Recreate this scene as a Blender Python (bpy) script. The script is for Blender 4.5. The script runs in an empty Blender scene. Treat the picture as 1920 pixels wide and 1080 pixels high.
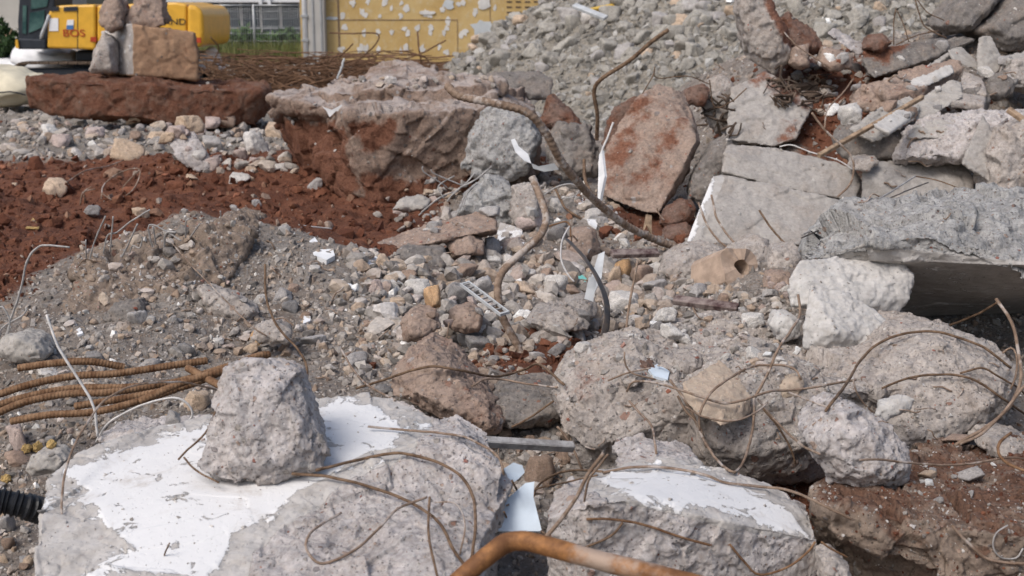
import bpy, bmesh, math, random
import numpy as np
from mathutils import Vector, Matrix, Euler
from mathutils.bvhtree import BVHTree

SC = bpy.context.scene
COL = SC.collection
R = math.radians
random.seed(7)
rng = np.random.default_rng(7)

# ------------------------------------------------------------------ camera
FOC, CX, CY, HORIZON = 2400.0, 960.0, 540.0, 10.0
PITCH = math.atan((CY - HORIZON) / FOC)
CAM = np.array([0.0, 0.0, 1.5])
FWD = np.array([0, math.cos(PITCH), -math.sin(PITCH)])
UPV = np.array([0, math.sin(PITCH), math.cos(PITCH)])
cd = bpy.data.cameras.new('camera')
cam = bpy.data.objects.new('camera', cd)
COL.objects.link(cam)
cam.location = CAM
cam.rotation_euler = (math.pi / 2 - PITCH, 0, 0)
cd.sensor_width = 36.0
cd.lens = 36.0 * FOC / 1920.0
cd.clip_start, cd.clip_end = 0.05, 2000
cd.dof.use_dof = True
cd.dof.focus_distance = 4.9
cd.dof.aperture_fstop = 5.0
SC.camera = cam

# ------------------------------------------------------------------ world, sun, exposure (overcast daylight)
SUN_EL, SUN_AZ = R(51), R(-138)          # high, behind and to the left of the camera, veiled by cloud
wd = bpy.data.worlds.new('World')
SC.world = wd
wd.use_nodes = True
nt = wd.node_tree
nt.nodes.clear()
sky = nt.nodes.new('ShaderNodeTexSky')
sky.sky_type = 'NISHITA'
sky.sun_disc = False
sky.sun_elevation = SUN_EL
sky.sun_rotation = SUN_AZ
sky.dust_density = 4.0
sky.air_density = 1.0
sky.ozone_density = 1.0
hsv = nt.nodes.new('ShaderNodeHueSaturation')   # cloud cover: the blue of the sky is mostly veiled
hsv.inputs['Saturation'].default_value = 1.0
bgn = nt.nodes.new('ShaderNodeBackground')
bgn.inputs['Strength'].default_value = 0.12
wo = nt.nodes.new('ShaderNodeOutputWorld')
nt.links.new(sky.outputs[0], hsv.inputs['Color'])
nt.links.new(hsv.outputs[0], bgn.inputs[0])
nt.links.new(bgn.outputs[0], wo.inputs[0])
sl = bpy.data.lights.new('sun', 'SUN')
sl.energy = 1.5
sl.angle = R(24)
sl.color = (1.0, 0.98, 0.96)
sun = bpy.data.objects.new('sun', sl)
COL.objects.link(sun)
sd = Vector((math.sin(SUN_AZ) * math.cos(SUN_EL), math.cos(SUN_AZ) * math.cos(SUN_EL), math.sin(SUN_EL)))
sun.rotation_euler = sd.to_track_quat('Z', 'Y').to_euler()
sun.location = (0, -5, 20)
SC.view_settings.view_transform = 'Standard'
SC.view_settings.look = 'None'
SC.view_settings.exposure = 0.32
SC.view_settings.gamma = 1.0
SC.view_settings.use_curve_mapping = False
SC.render.engine = 'CYCLES'
SC.cycles.use_denoising = True
SC.cycles.max_bounces = 6
SC.cycles.diffuse_bounces = 4

# ------------------------------------------------------------------ numbers: pixels of the photograph to places, noise
def P(px, py, Y):
    d = FWD + np.array([(px - CX) / FOC, 0, 0]) + UPV * ((CY - py) / FOC)
    return CAM + d * (Y / d[1])

def Yg(py, z=0.0):
    """distance at which the line of sight through row py is at height z"""
    d = FWD + UPV * ((CY - py) / FOC)
    return (z - CAM[2]) / d[2] * d[1]

def proj(p):
    r = p - CAM
    zc = r @ FWD
    return CX + FOC * r[:, 0] / zc, CY - FOC * (r @ UPV) / zc

def S(a, b, t):
    t = np.clip((t - a) / (b - a), 0, 1)
    return t * t * (3 - 2 * t)

def h3(ix, iy, iz, seed=0):
    n = (ix.astype(np.int64) * 374761393 + iy.astype(np.int64) * 668265263 + iz.astype(np.int64) * 2147483647 + seed * 1274126177) & 0xffffffff
    n = ((n ^ (n >> 13)) * 1274126177) & 0xffffffff
    n = ((n ^ (n >> 16)) * 2246822519) & 0xffffffff
    n = n ^ (n >> 15)
    return (n & 0xffffff).astype(np.float64) / 0xffffff

def vnoise(p, seed=0):
    f = np.floor(p)
    t = p - f
    f = f.astype(np.int64)
    t = t * t * (3 - 2 * t)
    out = 0
    for dx in (0, 1):
        wx = t[:, 0] if dx else 1 - t[:, 0]
        for dy in (0, 1):
            wy = t[:, 1] if dy else 1 - t[:, 1]
            for dz in (0, 1):
                wz = t[:, 2] if dz else 1 - t[:, 2]
                out = out + wx * wy * wz * h3(f[:, 0] + dx, f[:, 1] + dy, f[:, 2] + dz, seed)
    return out * 2 - 1

def fbm(p, octv=4, seed=0, gain=0.5):
    a, out, tot = 1.0, 0, 0
    for i in range(octv):
        out = out + a * vnoise(p * (2.03 ** i) + 17.3 * i, seed + i)
        tot += a
        a *= gain
    return out / tot

def facets(p, seed=0):
    """broken faces: every cell of space gets its own tilted plane"""
    f = np.floor(p).astype(np.int64)
    best = np.full(len(p), 1e9)
    val = np.zeros(len(p))
    for dx in (-1, 0, 1):
        for dy in (-1, 0, 1):
            for dz in (-1, 0, 1):
                a, b, c = f[:, 0] + dx, f[:, 1] + dy, f[:, 2] + dz
                r1, r2, r3 = h3(a, b, c, seed + 1), h3(a, b, c, seed + 2), h3(a, b, c, seed + 3)
                ox, oy, oz = p[:, 0] - (a + r1), p[:, 1] - (b + r2), p[:, 2] - (c + r3)
                d = ox * ox + oy * oy + oz * oz
                g = (r2 - .5) * ox + (r3 - .5) * oy + (r1 - .5) * oz + 0.35 * (h3(a, b, c, seed + 4) - .5)
                m = d < best
                best = np.where(m, d, best)
                val = np.where(m, g, val)
    return val

# ------------------------------------------------------------------ helpers for objects
def tag(o, label=None, cat=None, group=None, kind=None):
    if label: o['label'] = label
    if cat: o['category'] = cat
    if group: o['group'] = group
    if kind: o['kind'] = kind
    return o

def empty(name, loc, label, cat, group=None, rz=0.0):
    o = bpy.data.objects.new(name, None)
    COL.objects.link(o)
    o.location = loc
    o.rotation_euler = (0, 0, rz)
    return tag(o, label, cat, group)

def mesh_obj(name, verts, faces, mat, parent=None, loc=None, smooth=False):
    me = bpy.data.meshes.new(name)
    me.from_pydata([tuple(v) for v in verts], [], [tuple(f) for f in faces])
    if smooth:
        me.polygons.foreach_set('use_smooth', [True] * len(me.polygons))
    if mat: me.materials.append(mat)
    me.update()
    o = bpy.data.objects.new(name, me)
    COL.objects.link(o)
    if loc is not None: o.location = loc
    if parent: o.parent = parent
    return o

def np_mesh(name, verts, tris, mat, smooth=False, k=3):
    """a mesh from numpy arrays, all faces with k corners"""
    me = bpy.data.meshes.new(name)
    n, m = len(verts), len(tris)
    me.vertices.add(n)
    me.vertices.foreach_set('co', np.asarray(verts, np.float32).ravel())
    me.loops.add(m * k)
    me.loops.foreach_set('vertex_index', np.asarray(tris, np.int32).ravel())
    me.polygons.add(m)
    me.polygons.foreach_set('loop_start', np.arange(0, m * k, k, dtype=np.int32))
    me.polygons.foreach_set('use_smooth', np.full(m, smooth))
    me.update(calc_edges=True)
    if mat: me.materials.append(mat)
    return me

def link(name, me, parent=None, loc=None):
    o = bpy.data.objects.new(name, me)
    COL.objects.link(o)
    if parent: o.parent = parent
    if loc is not None: o.location = loc
    return o

def bm_obj(name, bm, mat, parent=None, smooth=False, loc=None):
    me = bpy.data.meshes.new(name)
    bm.to_mesh(me)
    bm.free()
    if smooth:
        me.polygons.foreach_set('use_smooth', [True] * len(me.polygons))
    if mat: me.materials.append(mat)
    return link(name, me, parent, loc)

def add_box(bm, lo, hi, bevel=0.0, seg=1):
    r = bmesh.ops.create_cube(bm, size=1.0)
    for v in r['verts']:
        v.co = Vector([(lo[i] + hi[i]) / 2 + v.co[i] * (hi[i] - lo[i]) for i in range(3)])
    if bevel:
        es = list({e for v in r['verts'] for e in v.link_edges})
        bmesh.ops.bevel(bm, geom=es, offset=bevel, segments=seg, affect='EDGES', profile=0.5)

def box_obj(name, lo, hi, mat, parent=None, bevel=0.0, seg=1):
    bm = bmesh.new()
    add_box(bm, lo, hi, bevel, seg)
    return bm_obj(name, bm, mat, parent)

def prism_obj(name, prof, y0, y1, mat, parent=None, bevel=0.0, seg=1):
    """a profile in x,z carried from y0 to y1"""
    bm = bmesh.new()
    a = [bm.verts.new((x, y0, z)) for x, z in prof]
    b = [bm.verts.new((x, y1, z)) for x, z in prof]
    bm.faces.new(a)
    bm.faces.new(b[::-1])
    n = len(prof)
    for i in range(n):
        bm.faces.new((a[i], b[i], b[(i + 1) % n], a[(i + 1) % n]))
    bmesh.ops.recalc_face_normals(bm, faces=bm.faces)
    if bevel:
        bmesh.ops.bevel(bm, geom=list(bm.edges), offset=bevel, segments=seg, affect='EDGES', profile=0.5)
    return bm_obj(name, bm, mat, parent)

def catmull(pts, step):
    pts = np.asarray(pts, float)
    if len(pts) == 2:
        n = max(2, int(np.linalg.norm(pts[1] - pts[0]) / step))
        return pts[0] + (pts[1] - pts[0]) * np.linspace(0, 1, n + 1)[:, None]
    q = np.vstack([2 * pts[0] - pts[1], pts, 2 * pts[-1] - pts[-2]])
    out = []
    for i in range(1, len(q) - 2):
        n = max(2, int(np.linalg.norm(q[i + 1] - q[i]) / step))
        t = np.linspace(0, 1, n, endpoint=False)[:, None]
        out.append(0.5 * (2 * q[i] + (q[i + 1] - q[i - 1]) * t + (2 * q[i - 1] - 5 * q[i] + 4 * q[i + 1] - q[i + 2]) * t ** 2
                          + (3 * q[i] - q[i - 1] - 3 * q[i + 1] + q[i + 2]) * t ** 3))
    out.append(pts[-1:])
    return np.vstack(out)

def tube(path, rad, sides=7, ribs=0.0, rib_len=0.02, flat=1.0):
    """verts, quads of a swept tube; ribs: height of the rolled ribs of a reinforcing bar"""
    path = np.asarray(path, float)
    n = len(path)
    rad = np.broadcast_to(np.asarray(rad, float), (n,))
    tg = np.gradient(path, axis=0)
    tg /= np.linalg.norm(tg, axis=1)[:, None] + 1e-12
    u = np.cross(tg[0], [0.0, 0.3, 1.0])
    u /= np.linalg.norm(u) + 1e-9
    us = []
    for i in range(n):
        u = u - tg[i] * (u @ tg[i])
        u /= np.linalg.norm(u) + 1e-12
        us.append(u)
    us = np.array(us)
    vs = np.cross(tg, us)
    a = np.linspace(0, 2 * math.pi, sides, endpoint=False)
    s = np.concatenate([[0], np.cumsum(np.linalg.norm(np.diff(path, axis=0), axis=1))])
    rr = rad[:, None] * np.ones(sides)
    if ribs:
        ph = (s[:, None] / rib_len + a / (2 * math.pi)) % 1.0
        rr = rr * (1 + ribs * np.exp(-((ph - .5) / .17) ** 2) - ribs * .3)
    co = path[:, None, :] + us[:, None, :] * (np.cos(a) * rr)[..., None] + vs[:, None, :] * (np.sin(a) * rr * flat)[..., None]
    co = co.reshape(-1, 3)
    i = np.arange(n - 1)[:, None] * sides
    j = np.arange(sides)
    k = (j + 1) % sides
    q = np.stack([i + j, i + k, i + k + sides, i + j + sides], -1).reshape(-1, 4)
    caps = []
    c0, c1 = len(co), len(co) + 1
    co = np.vstack([co, path[:1] - tg[:1] * rad[0] * .3, path[-1:] + tg[-1:] * rad[-1] * .3])
    tri = [(c0, int(k[x]), int(j[x])) for x in range(sides)] + [(c1, (n - 1) * sides + int(j[x]), (n - 1) * sides + int(k[x])) for x in range(sides)]
    return co, q, tri

def tri_mesh(parts):
    """join (verts, quads, tris) into verts, tris"""
    V, F, off = [], [], 0
    for co, q, t in parts:
        q = np.asarray(q, int).reshape(-1, 4)
        V.append(co)
        if len(q):
            F.append(q[:, [0, 1, 2]] + off)
            F.append(q[:, [0, 2, 3]] + off)
        if len(t): F.append(np.asarray(t, int) + off)
        off += len(co)
    return np.vstack(V), np.vstack(F)

# ------------------------------------------------------------------ materials
class N:
    def __init__(s, name):
        s.m = bpy.data.materials.new(name)
        s.m.use_nodes = True
        s.t = s.m.node_tree
        s.b = s.t.nodes['Principled BSDF']
        s.b.inputs['Specular IOR Level'].default_value = 0.25
        s.co = None
    def n(s, typ, **kw):
        x = s.t.nodes.new('ShaderNode' + typ)
        for k, v in kw.items():
            setattr(x, k, v)
        return x
    def l(s, a, b):
        s.t.links.new(a, b)
    def obj(s):
        if s.co is None:
            s.co = s.n('TexCoord').outputs['Object']
        return s.co
    def noise(s, scale, detail=5, rough=.55, co=None, dist=0.0):
        x = s.n('TexNoise')
        x.inputs['Scale'].default_value = scale
        x.inputs['Detail'].default_value = detail
        x.inputs['Roughness'].default_value = rough
        x.inputs['Distortion'].default_value = dist
        s.l(co or s.obj(), x.inputs['Vector'])
        return x.outputs['Fac']
    def vor(s, scale, co=None, feat='F1'):
        x = s.n('TexVoronoi', feature=feat)
        x.inputs['Scale'].default_value = scale
        s.l(co or s.obj(), x.inputs['Vector'])
        return x
    def math(s, op, a, b=0.0, c=None, clamp=False):
        x = s.n('Math', operation=op, use_clamp=clamp)
        for i, v in enumerate((a, b, c)):
            if v is None: continue
            if isinstance(v, (int, float)): x.inputs[i].default_value = v
            else: s.l(v, x.inputs[i])
        return x.outputs[0]
    def rng(s, v, a, b, c=0.0, d=1.0, smooth=True):
        x = s.n('MapRange', interpolation_type='SMOOTHSTEP' if smooth else 'LINEAR')
        s.l(v, x.inputs['Value'])
        for k, q in zip(('From Min', 'From Max', 'To Min', 'To Max'), (a, b, c, d)):
            x.inputs[k].default_value = q
        return x.outputs['Result']
    def mix(s, f, a, b, mode='MIX'):
        x = s.n('Mix', data_type='RGBA', blend_type=mode)
        for sock, v in ((x.inputs['Factor'], f), (x.inputs['A'], a), (x.inputs['B'], b)):
            if isinstance(v, (int, float)): sock.default_value = v
            elif isinstance(v, tuple): sock.default_value = (*v[:3], 1)
            else: s.l(v, sock)
        return x.outputs['Result']
    def ramp(s, f, stops, const=False):
        x = s.n('ValToRGB')
        e = x.color_ramp
        if const: e.interpolation = 'CONSTANT'
        while len(e.elements) < len(stops): e.elements.new(.5)
        for k, (p, c) in zip(e.elements, stops):
            k.position = p
            k.color = (*c, 1)
        s.l(f, x.inputs[0])
        return x.outputs[0]
    def attr(s, name):
        x = s.n('Attribute', attribute_name=name)
        return x.outputs['Fac']
    def bump(s, h, dist=.01, strength=1.0):
        x = s.n('Bump')
        x.inputs['Distance'].default_value = dist
        x.inputs['Strength'].default_value = strength
        s.l(h, x.inputs['Height'])
        s.l(x.outputs[0], s.b.inputs['Normal'])
    def out(s, col, rough=.9):
        if isinstance(col, tuple): s.b.inputs['Base Color'].default_value = (*col, 1)
        else: s.l(col, s.b.inputs['Base Color'])
        if isinstance(rough, float): s.b.inputs['Roughness'].default_value = rough
        else: s.l(rough, s.b.inputs['Roughness'])
        return s.m

RED = (.120, .046, .026)
REDL = (.225, .100, .060)

def concrete(name, base, agg=.45, agg_scale=42.0, red=0.0, tone=.35, bump=.006, fine=60.0, chips=True, cast=False, warm=(.33, .25, .19), warm_amt=.55, blotch=5.0, dust=0.0, soil=None):
    """broken concrete: tone, embedded stones, brick chips, soil stain (attribute red), paint (attribute paint)"""
    k = N(name)
    big = k.noise(blotch, 6, .6, dist=.4)
    mid = k.noise(18, 6, .65)
    fin = k.noise(fine, 8, .75)
    b = np.array(base)
    col = k.mix(k.rng(mid, .38, .62), tuple(b * (1 - tone)), tuple(np.minimum(b * (1 + tone * .8), .8)))
    col = k.mix(k.math('MULTIPLY', k.rng(big, .44, .60), warm_amt), col, warm)
    b2 = k.noise(blotch * 1.9 + 1.3, 5, .6, dist=.8)
    col = k.mix(k.math('MULTIPLY', k.rng(b2, .52, .64), .6), col, tuple(np.minimum(b * np.array([.62, .64, .67]), .8)))
    col = k.mix(k.math('MULTIPLY', k.rng(b2, .47, .36), .5), col, tuple(np.minimum(b * 1.35, .75)))
    col = k.mix(k.math('MULTIPLY', k.rng(fin, .38, .62), .40 if agg > .2 else .22), k.mix(.6, col, tuple(b * .58)), k.mix(.55, col, tuple(np.minimum(b * 1.8, .8))))
    por = k.vor(95.0)
    sq = k.n('SeparateColor'); k.l(por.outputs['Color'], sq.inputs[0])
    pore = k.math('MULTIPLY', k.rng(por.outputs['Distance'], .30, .16), k.math('LESS_THAN', sq.outputs[0], .22 if agg > .2 else .08))
    hts = k.math('SUBTRACT', fin, k.math('MULTIPLY', pore, 1.2))
    col = k.mix(k.math('MULTIPLY', pore, .55), col, tuple(b * .35))
    if agg > 0:
        wv = k.n('VectorMath', operation='ADD')
        nz = k.n('TexNoise')
        nz.inputs['Scale'].default_value = 30
        k.l(k.obj(), nz.inputs['Vector'])
        sc = k.n('VectorMath', operation='SCALE')
        k.l(nz.outputs['Color'], sc.inputs[0])
        sc.inputs['Scale'].default_value = .022
        k.l(k.obj(), wv.inputs[0]); k.l(sc.outputs[0], wv.inputs[1])
        for scale, am in ((agg_scale * .5, agg * .35), (agg_scale, agg * .8), (agg_scale * 2.3, agg * .5)):
            v = k.vor(scale, wv.outputs[0])
            sep = k.n('SeparateColor')
            k.l(v.outputs['Color'], sep.inputs[0])
            rad = k.math('MULTIPLY', sep.outputs[1], .42)
            d = k.math('SUBTRACT', rad, v.outputs['Distance'])
            m = k.math('MULTIPLY', k.rng(d, -.02, .08), k.math('LESS_THAN', sep.outputs[0], am))
            stops = [(0, (.14, .125, .115)), (.18, (.30, .27, .24)), (.36, (.23, .12, .085)), (.48, (.36, .34, .33)), (.64, (.19, .17, .165)), (.76, (.34, .245, .19)), (.9, (.46, .44, .42))]
            pc = k.ramp(sep.outputs[2], stops, True)
            if chips:
                pc = k.mix(k.math('GREATER_THAN', sep.outputs[2], .955), pc, (.27, .075, .042))
            col = k.mix(k.math('MULTIPLY', m, .8), col, pc)
            hts = k.math('ADD', hts, k.math('MULTIPLY', m, .5))
        pits = k.vor(agg_scale * 1.3)
        pit = k.rng(pits.outputs['Distance'], .10, .24)
        hts = k.math('ADD', hts, k.math('MULTIPLY', pit, .35))
    if dust:
        gn = k.n('SeparateXYZ'); k.l(k.n('NewGeometry').outputs['Normal'], gn.inputs[0])
        dm = k.math('MULTIPLY', k.rng(gn.outputs[2], .35, .8), k.rng(k.noise(3.5, 8, .7), .36, .58))
        col = k.mix(k.math('MULTIPLY', dm, dust), col, (.50, .435, .40))
    rd = k.attr('red')
    rn = k.math('ADD', k.noise(7, 8, .7), k.math('MULTIPLY', rd, .62))
    rm = k.rng(rn, .66 - red * .4, .86 - red * .4)
    col = k.mix(k.math('MULTIPLY', rm, .93), col, k.mix(k.rng(fin, .35, .65), *(soil or (RED, REDL))))
    pa = k.attr('paint')
    pn = k.math('ADD', k.math('MULTIPLY', k.math('SUBTRACT', k.noise(8, 10, .72, dist=.5), .5), 2.1), pa)
    pm = k.math('MULTIPLY', k.rng(pn, .02, .05), k.rng(k.noise(12, 7, .65, dist=1.0), .645, .615))
    plaster = k.rng(k.math('ADD', pa, k.math('MULTIPLY', k.math('SUBTRACT', big, .5), .5)), -.30, -.25)
    plaster = k.math('MULTIPLY', plaster, .9)
    col = k.mix(plaster, col, k.mix(k.rng(mid, .3, .7), (.36, .335, .31), (.47, .45, .43)))
    dirty = k.rng(k.noise(6, 9, .72, dist=.6), .52, .70)
    col = k.mix(pm, col, k.mix(k.math('MULTIPLY', dirty, .75), (.67, .665, .66), (.47, .43, .39)))
    flat = k.math('MAXIMUM', pm, plaster)
    hts = k.math('ADD', k.math('MULTIPLY', hts, k.math('SUBTRACT', 1.0, k.math('MULTIPLY', flat, .88))), k.math('MULTIPLY', pm, .7))
    k.bump(hts, bump)
    return k.out(col, .93)

def plain(name, c, rough=.7, var=.25, scale=12, bump=0.0, metal=0.0, c2=None):
    k = N(name)
    a = np.array(c)
    f = k.noise(scale, 7, .62)
    col = k.mix(k.rng(f, .33, .68), tuple(a * (1 - var)), tuple(c2) if c2 else tuple(np.minimum(a * (1 + var), .9)))
    if bump: k.bump(k.noise(scale * 4, 6, .6), bump)
    k.b.inputs['Metallic'].default_value = metal
    return k.out(col, rough)

def stone_mat(name, c, c2, tone=.3):
    """loose stones: a little different from stone to stone"""
    k = N(name)
    oi = k.n('ObjectInfo').outputs['Random']
    a = k.mix(oi, c, c2)
    f1, f2 = k.noise(1.6, 7, .65), k.noise(9, 8, .72)
    col = k.mix(1.0, a, k.ramp(f1, [(.3, (1 - tone * .6,) * 3), (.7, (1 + tone * .8,) * 3)]), 'MULTIPLY')
    col = k.mix(1.0, col, k.ramp(f2, [(.36, (.78, .77, .76)), (.5, (1.05, 1.05, 1.05)), (.64, (1.35, 1.34, 1.32))]), 'MULTIPLY')
    v = k.vor(7.0)
    sep = k.n('SeparateColor'); k.l(v.outputs['Color'], sep.inputs[0])
    m = k.math('MULTIPLY', k.rng(v.outputs['Distance'], .34, .22), k.math('LESS_THAN', sep.outputs[0], .35))
    col = k.mix(k.math('MULTIPLY', m, .5), col, k.ramp(sep.outputs[2], [(0, (.12, .11, .10)), (.4, (.36, .33, .3)), (.75, (.26, .12, .08)), (.85, (.42, .4, .38))], True))
    dm = k.rng(k.noise(2.2, 8, .7), .56, .72)
    col = k.mix(k.math('MULTIPLY', dm, .35), col, (.20, .14, .105))
    k.bump(k.math('ADD', f2, k.math('MULTIPLY', m, .3)), .004)
    return k.out(col, .93)

def gravel_mat(name, stops):
    k = N(name)
    g = k.n('NewGeometry')
    col = k.ramp(g.outputs['Random Per Island'], stops)
    f = k.noise(45, 6, .7)
    col = k.mix(1.0, col, k.ramp(f, [(.3, (.65, .64, .62)), (.7, (1.25, 1.25, 1.25))]), 'MULTIPLY')
    k.bump(f, .006)
    return k.out(col, .94)

def rust(name, a, b, scale=30, rough=.8, bump=.0015, pale=None):
    k = N(name)
    f = k.noise(scale, 8, .7)
    col = k.mix(k.rng(f, .35, .66), a, b)
    if pale:
        col = k.mix(k.rng(k.noise(scale * .35, 6, .65), .5, .62), col, pale)
    k.bump(k.noise(scale * 5, 5, .6), bump)
    k.b.inputs['Metallic'].default_value = .15
    return k.out(col, rough)

M = {}
M['conc'] = concrete('grey_concrete', (.415, .372, .338), agg=.5)
M['conc_pink'] = concrete('pinkish_concrete', (.520, .470, .448), agg=.55, agg_scale=46)
M['conc_pale'] = concrete('pale_concrete', (.44, .41, .375), agg=.16, agg_scale=60, tone=.16, bump=.004, warm_amt=.2)
M['conc_white'] = concrete('chalky_concrete', (.60, .57, .535), agg=.06, agg_scale=80, tone=.14, bump=.003, warm_amt=.15, chips=False)
M['conc_dark'] = concrete('dark_concrete', (.215, .195, .178), agg=.45)
M['conc_blue'] = concrete('blue_grey_concrete', (.40, .392, .38), agg=.6, agg_scale=60, tone=.42, warm_amt=.12, bump=.010)
M['conc_brown'] = concrete('brown_stained_concrete', (.345, .262, .212), agg=.4, agg_scale=30, red=.28, blotch=3.0, warm=(.27, .155, .105), warm_amt=.6)
M['conc_red'] = concrete('soil_caked_concrete', (.250, .165, .130), agg=.3, agg_scale=24, red=.55, blotch=2.5, warm=(.22, .10, .062), warm_amt=.7, bump=.02)
M['conc_found'] = concrete('foundation_concrete', (.33, .245, .195), agg=.4, agg_scale=22, dust=.85, red=.22, blotch=2.5, warm=(.30, .20, .15), warm_amt=.55, bump=.02)
M['cast'] = concrete('cast_concrete', (.43, .40, .37), agg=.0, agg_scale=50, tone=.14, bump=.004, warm=(.30, .235, .185), warm_amt=.6, blotch=3)
M['soffit'] = concrete('formed_soffit', (.3,.27,.24), agg=.0, tone=.10, bump=.002, warm_amt=.2)
M['tan'] = concrete('tan_tile', (.55, .43, .335), agg=.05, agg_scale=70, tone=.1, bump=.003, warm_amt=.2, chips=False)
M['tan_block'] = concrete('orange_tan_concrete', (.43, .275, .175), agg=.12, agg_scale=20, tone=.2, bump=.012, warm=(.30, .15, .085), warm_amt=.55, blotch=1.6, red=.12, chips=False)
M['red_slab'] = concrete('soil_coated_concrete', (.26, .15, .105), agg=.15, agg_scale=14, red=.74, blotch=1.2, warm=(.34, .29, .25), warm_amt=.25, bump=.03)
M['dirtcap'] = concrete('dirty_concrete', (.25, .195, .155), agg=.65, agg_scale=38, red=.05, soil=((.082, .042, .027), (.165, .088, .058)))

ST = {
    'grey': stone_mat('grey_stone', (0.295, 0.277, 0.266), (0.366, 0.348, 0.336)),
    'pale grey': stone_mat('pale_stone', (0.437, 0.413, 0.389), (0.519, 0.496, 0.466)),
    'dark grey': stone_mat('dark_stone', (0.183, 0.175, 0.171), (0.236, 0.224, 0.218)),
    'tan': stone_mat('tan_stone', (0.401, 0.307, 0.224), (0.472, 0.366, 0.277)),
    'ochre': stone_mat('ochre_stone', (0.425, 0.266, 0.142), (0.472, 0.307, 0.177)),
    'brown': stone_mat('brown_stone', (0.236, 0.171, 0.130), (0.307, 0.224, 0.177)),
    'pinkish grey': stone_mat('pinkish_stone', (0.366, 0.295, 0.266), (0.425, 0.348, 0.319)),
    'white': stone_mat('white_stone', (0.732, 0.720, 0.696), (0.850, 0.850, 0.838), .15),
    'beige': stone_mat('beige_stone', (.27, .255, .228), (.34, .322, .29)),
    'red-brown': stone_mat('red_brown_stone', (0.236, 0.088, 0.050), (0.295, 0.130, 0.077)),
}
M['gravel'] = gravel_mat('mixed_gravel', [(0, (0.142, 0.130, 0.118)), (.2, (0.260, 0.236, 0.218)), (.45, (0.342, 0.313, 0.289)), (.62, (0.283, 0.206, 0.153)), (.75, (0.425, 0.395, 0.366)), (.88, (0.378, 0.283, 0.206)), (.965, (0.531, 0.507, 0.472)), (1, (0.826, 0.814, 0.791))])
M['rubble'] = gravel_mat('mixed_rubble', [(0, (.19, .17, .155)), (.2, (.30, .275, .25)), (.45, (.40, .365, .335)), (.6, (.33, .25, .19)), (.72, (.42, .34, .27)), (.85, (.48, .445, .41)), (.95, (.36, .28, .24)), (1, (.60, .575, .55))])
M['clods'] = gravel_mat('red_soil_clods', [(0, (.075, .028, .016)), (.5, (.125, .047, .027)), (.85, (.18, .075, .043)), (.95, (.25, .15, .10)), (1, (.36, .31, .27))])
M['pilegravel'] = gravel_mat('pale_gravel', [(0, (.16, .15, .132)), (.3, (.235, .222, .20)), (.6, (.29, .275, .25)), (.85, (.34, .325, .30)), (1, (.44, .43, .41))])
M['dust'] = gravel_mat('pale_crumbs', [(0, (.24, .22, .20)), (.4, (.36, .335, .31)), (.7, (.48, .455, .43)), (.93, (.55, .53, .51)), (1, (.28, .10, .06))])
M['tan_brick'] = plain('buff_brick', (.40, .30, .23), .9, .2, 12, bump=.003)
M['rust'] = rust('brown_rust', (.095, .058, .036), (.225, .150, .098))
M['rust_tan'] = rust('dusty_rust', (.17, .115, .080), (.30, .22, .165), pale=(.42, .365, .325))
M['rust_orange'] = rust('orange_rust', (.13, .065, .032), (.27, .165, .095))
M['rust_pipe'] = rust('pipe_rust', (.15, .068, .030), (.37, .175, .065), scale=14, rough=.65, bump=.002, pale=(.36, .27, .21))
M['wire_grey'] = rust('galvanised_wire', (.25, .235, .225), (.43, .415, .40), rough=.55)
M['wire_pale'] = plain('pale_cable', (.55, .53, .51), .5, .15, 40)
M['strap'] = plain('steel_strap', (.105, .105, .11), .45, .35, 14, metal=.4, c2=(.17, .13, .10))
M['black'] = plain('black_plastic', (.016, .017, .02), .4, .3)
M['white_sheet'] = plain('white_plaster', (.70, .71, .715), .7, .12, 9, c2=(.80, .80, .80))
M['mirror_sheet'] = plain('pale_blue_sheet', (.55, .62, .68), .35, .12, 6)
M['cyan'] = plain('turquoise_plastic', (.18, .55, .50), .4, .1)
M['maroon'] = plain('maroon_board', (.135, .080, .078), .85, .45, 22, c2=(.27, .22, .20))
M['yellow_plank'] = plain('yellow_plank_paint', (.55, .36, .07), .7, .15, 8)
M['wood'] = plain('weathered_wood', (.30, .215, .145), .85, .35, 25)
M['pale_plate'] = plain('pale_grey_plate', (.46, .475, .485), .5, .15, 10)
M['yellow_piece'] = plain('yellow_foam', (.52, .36, .15), .9, .2, 20, bump=.02)

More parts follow.
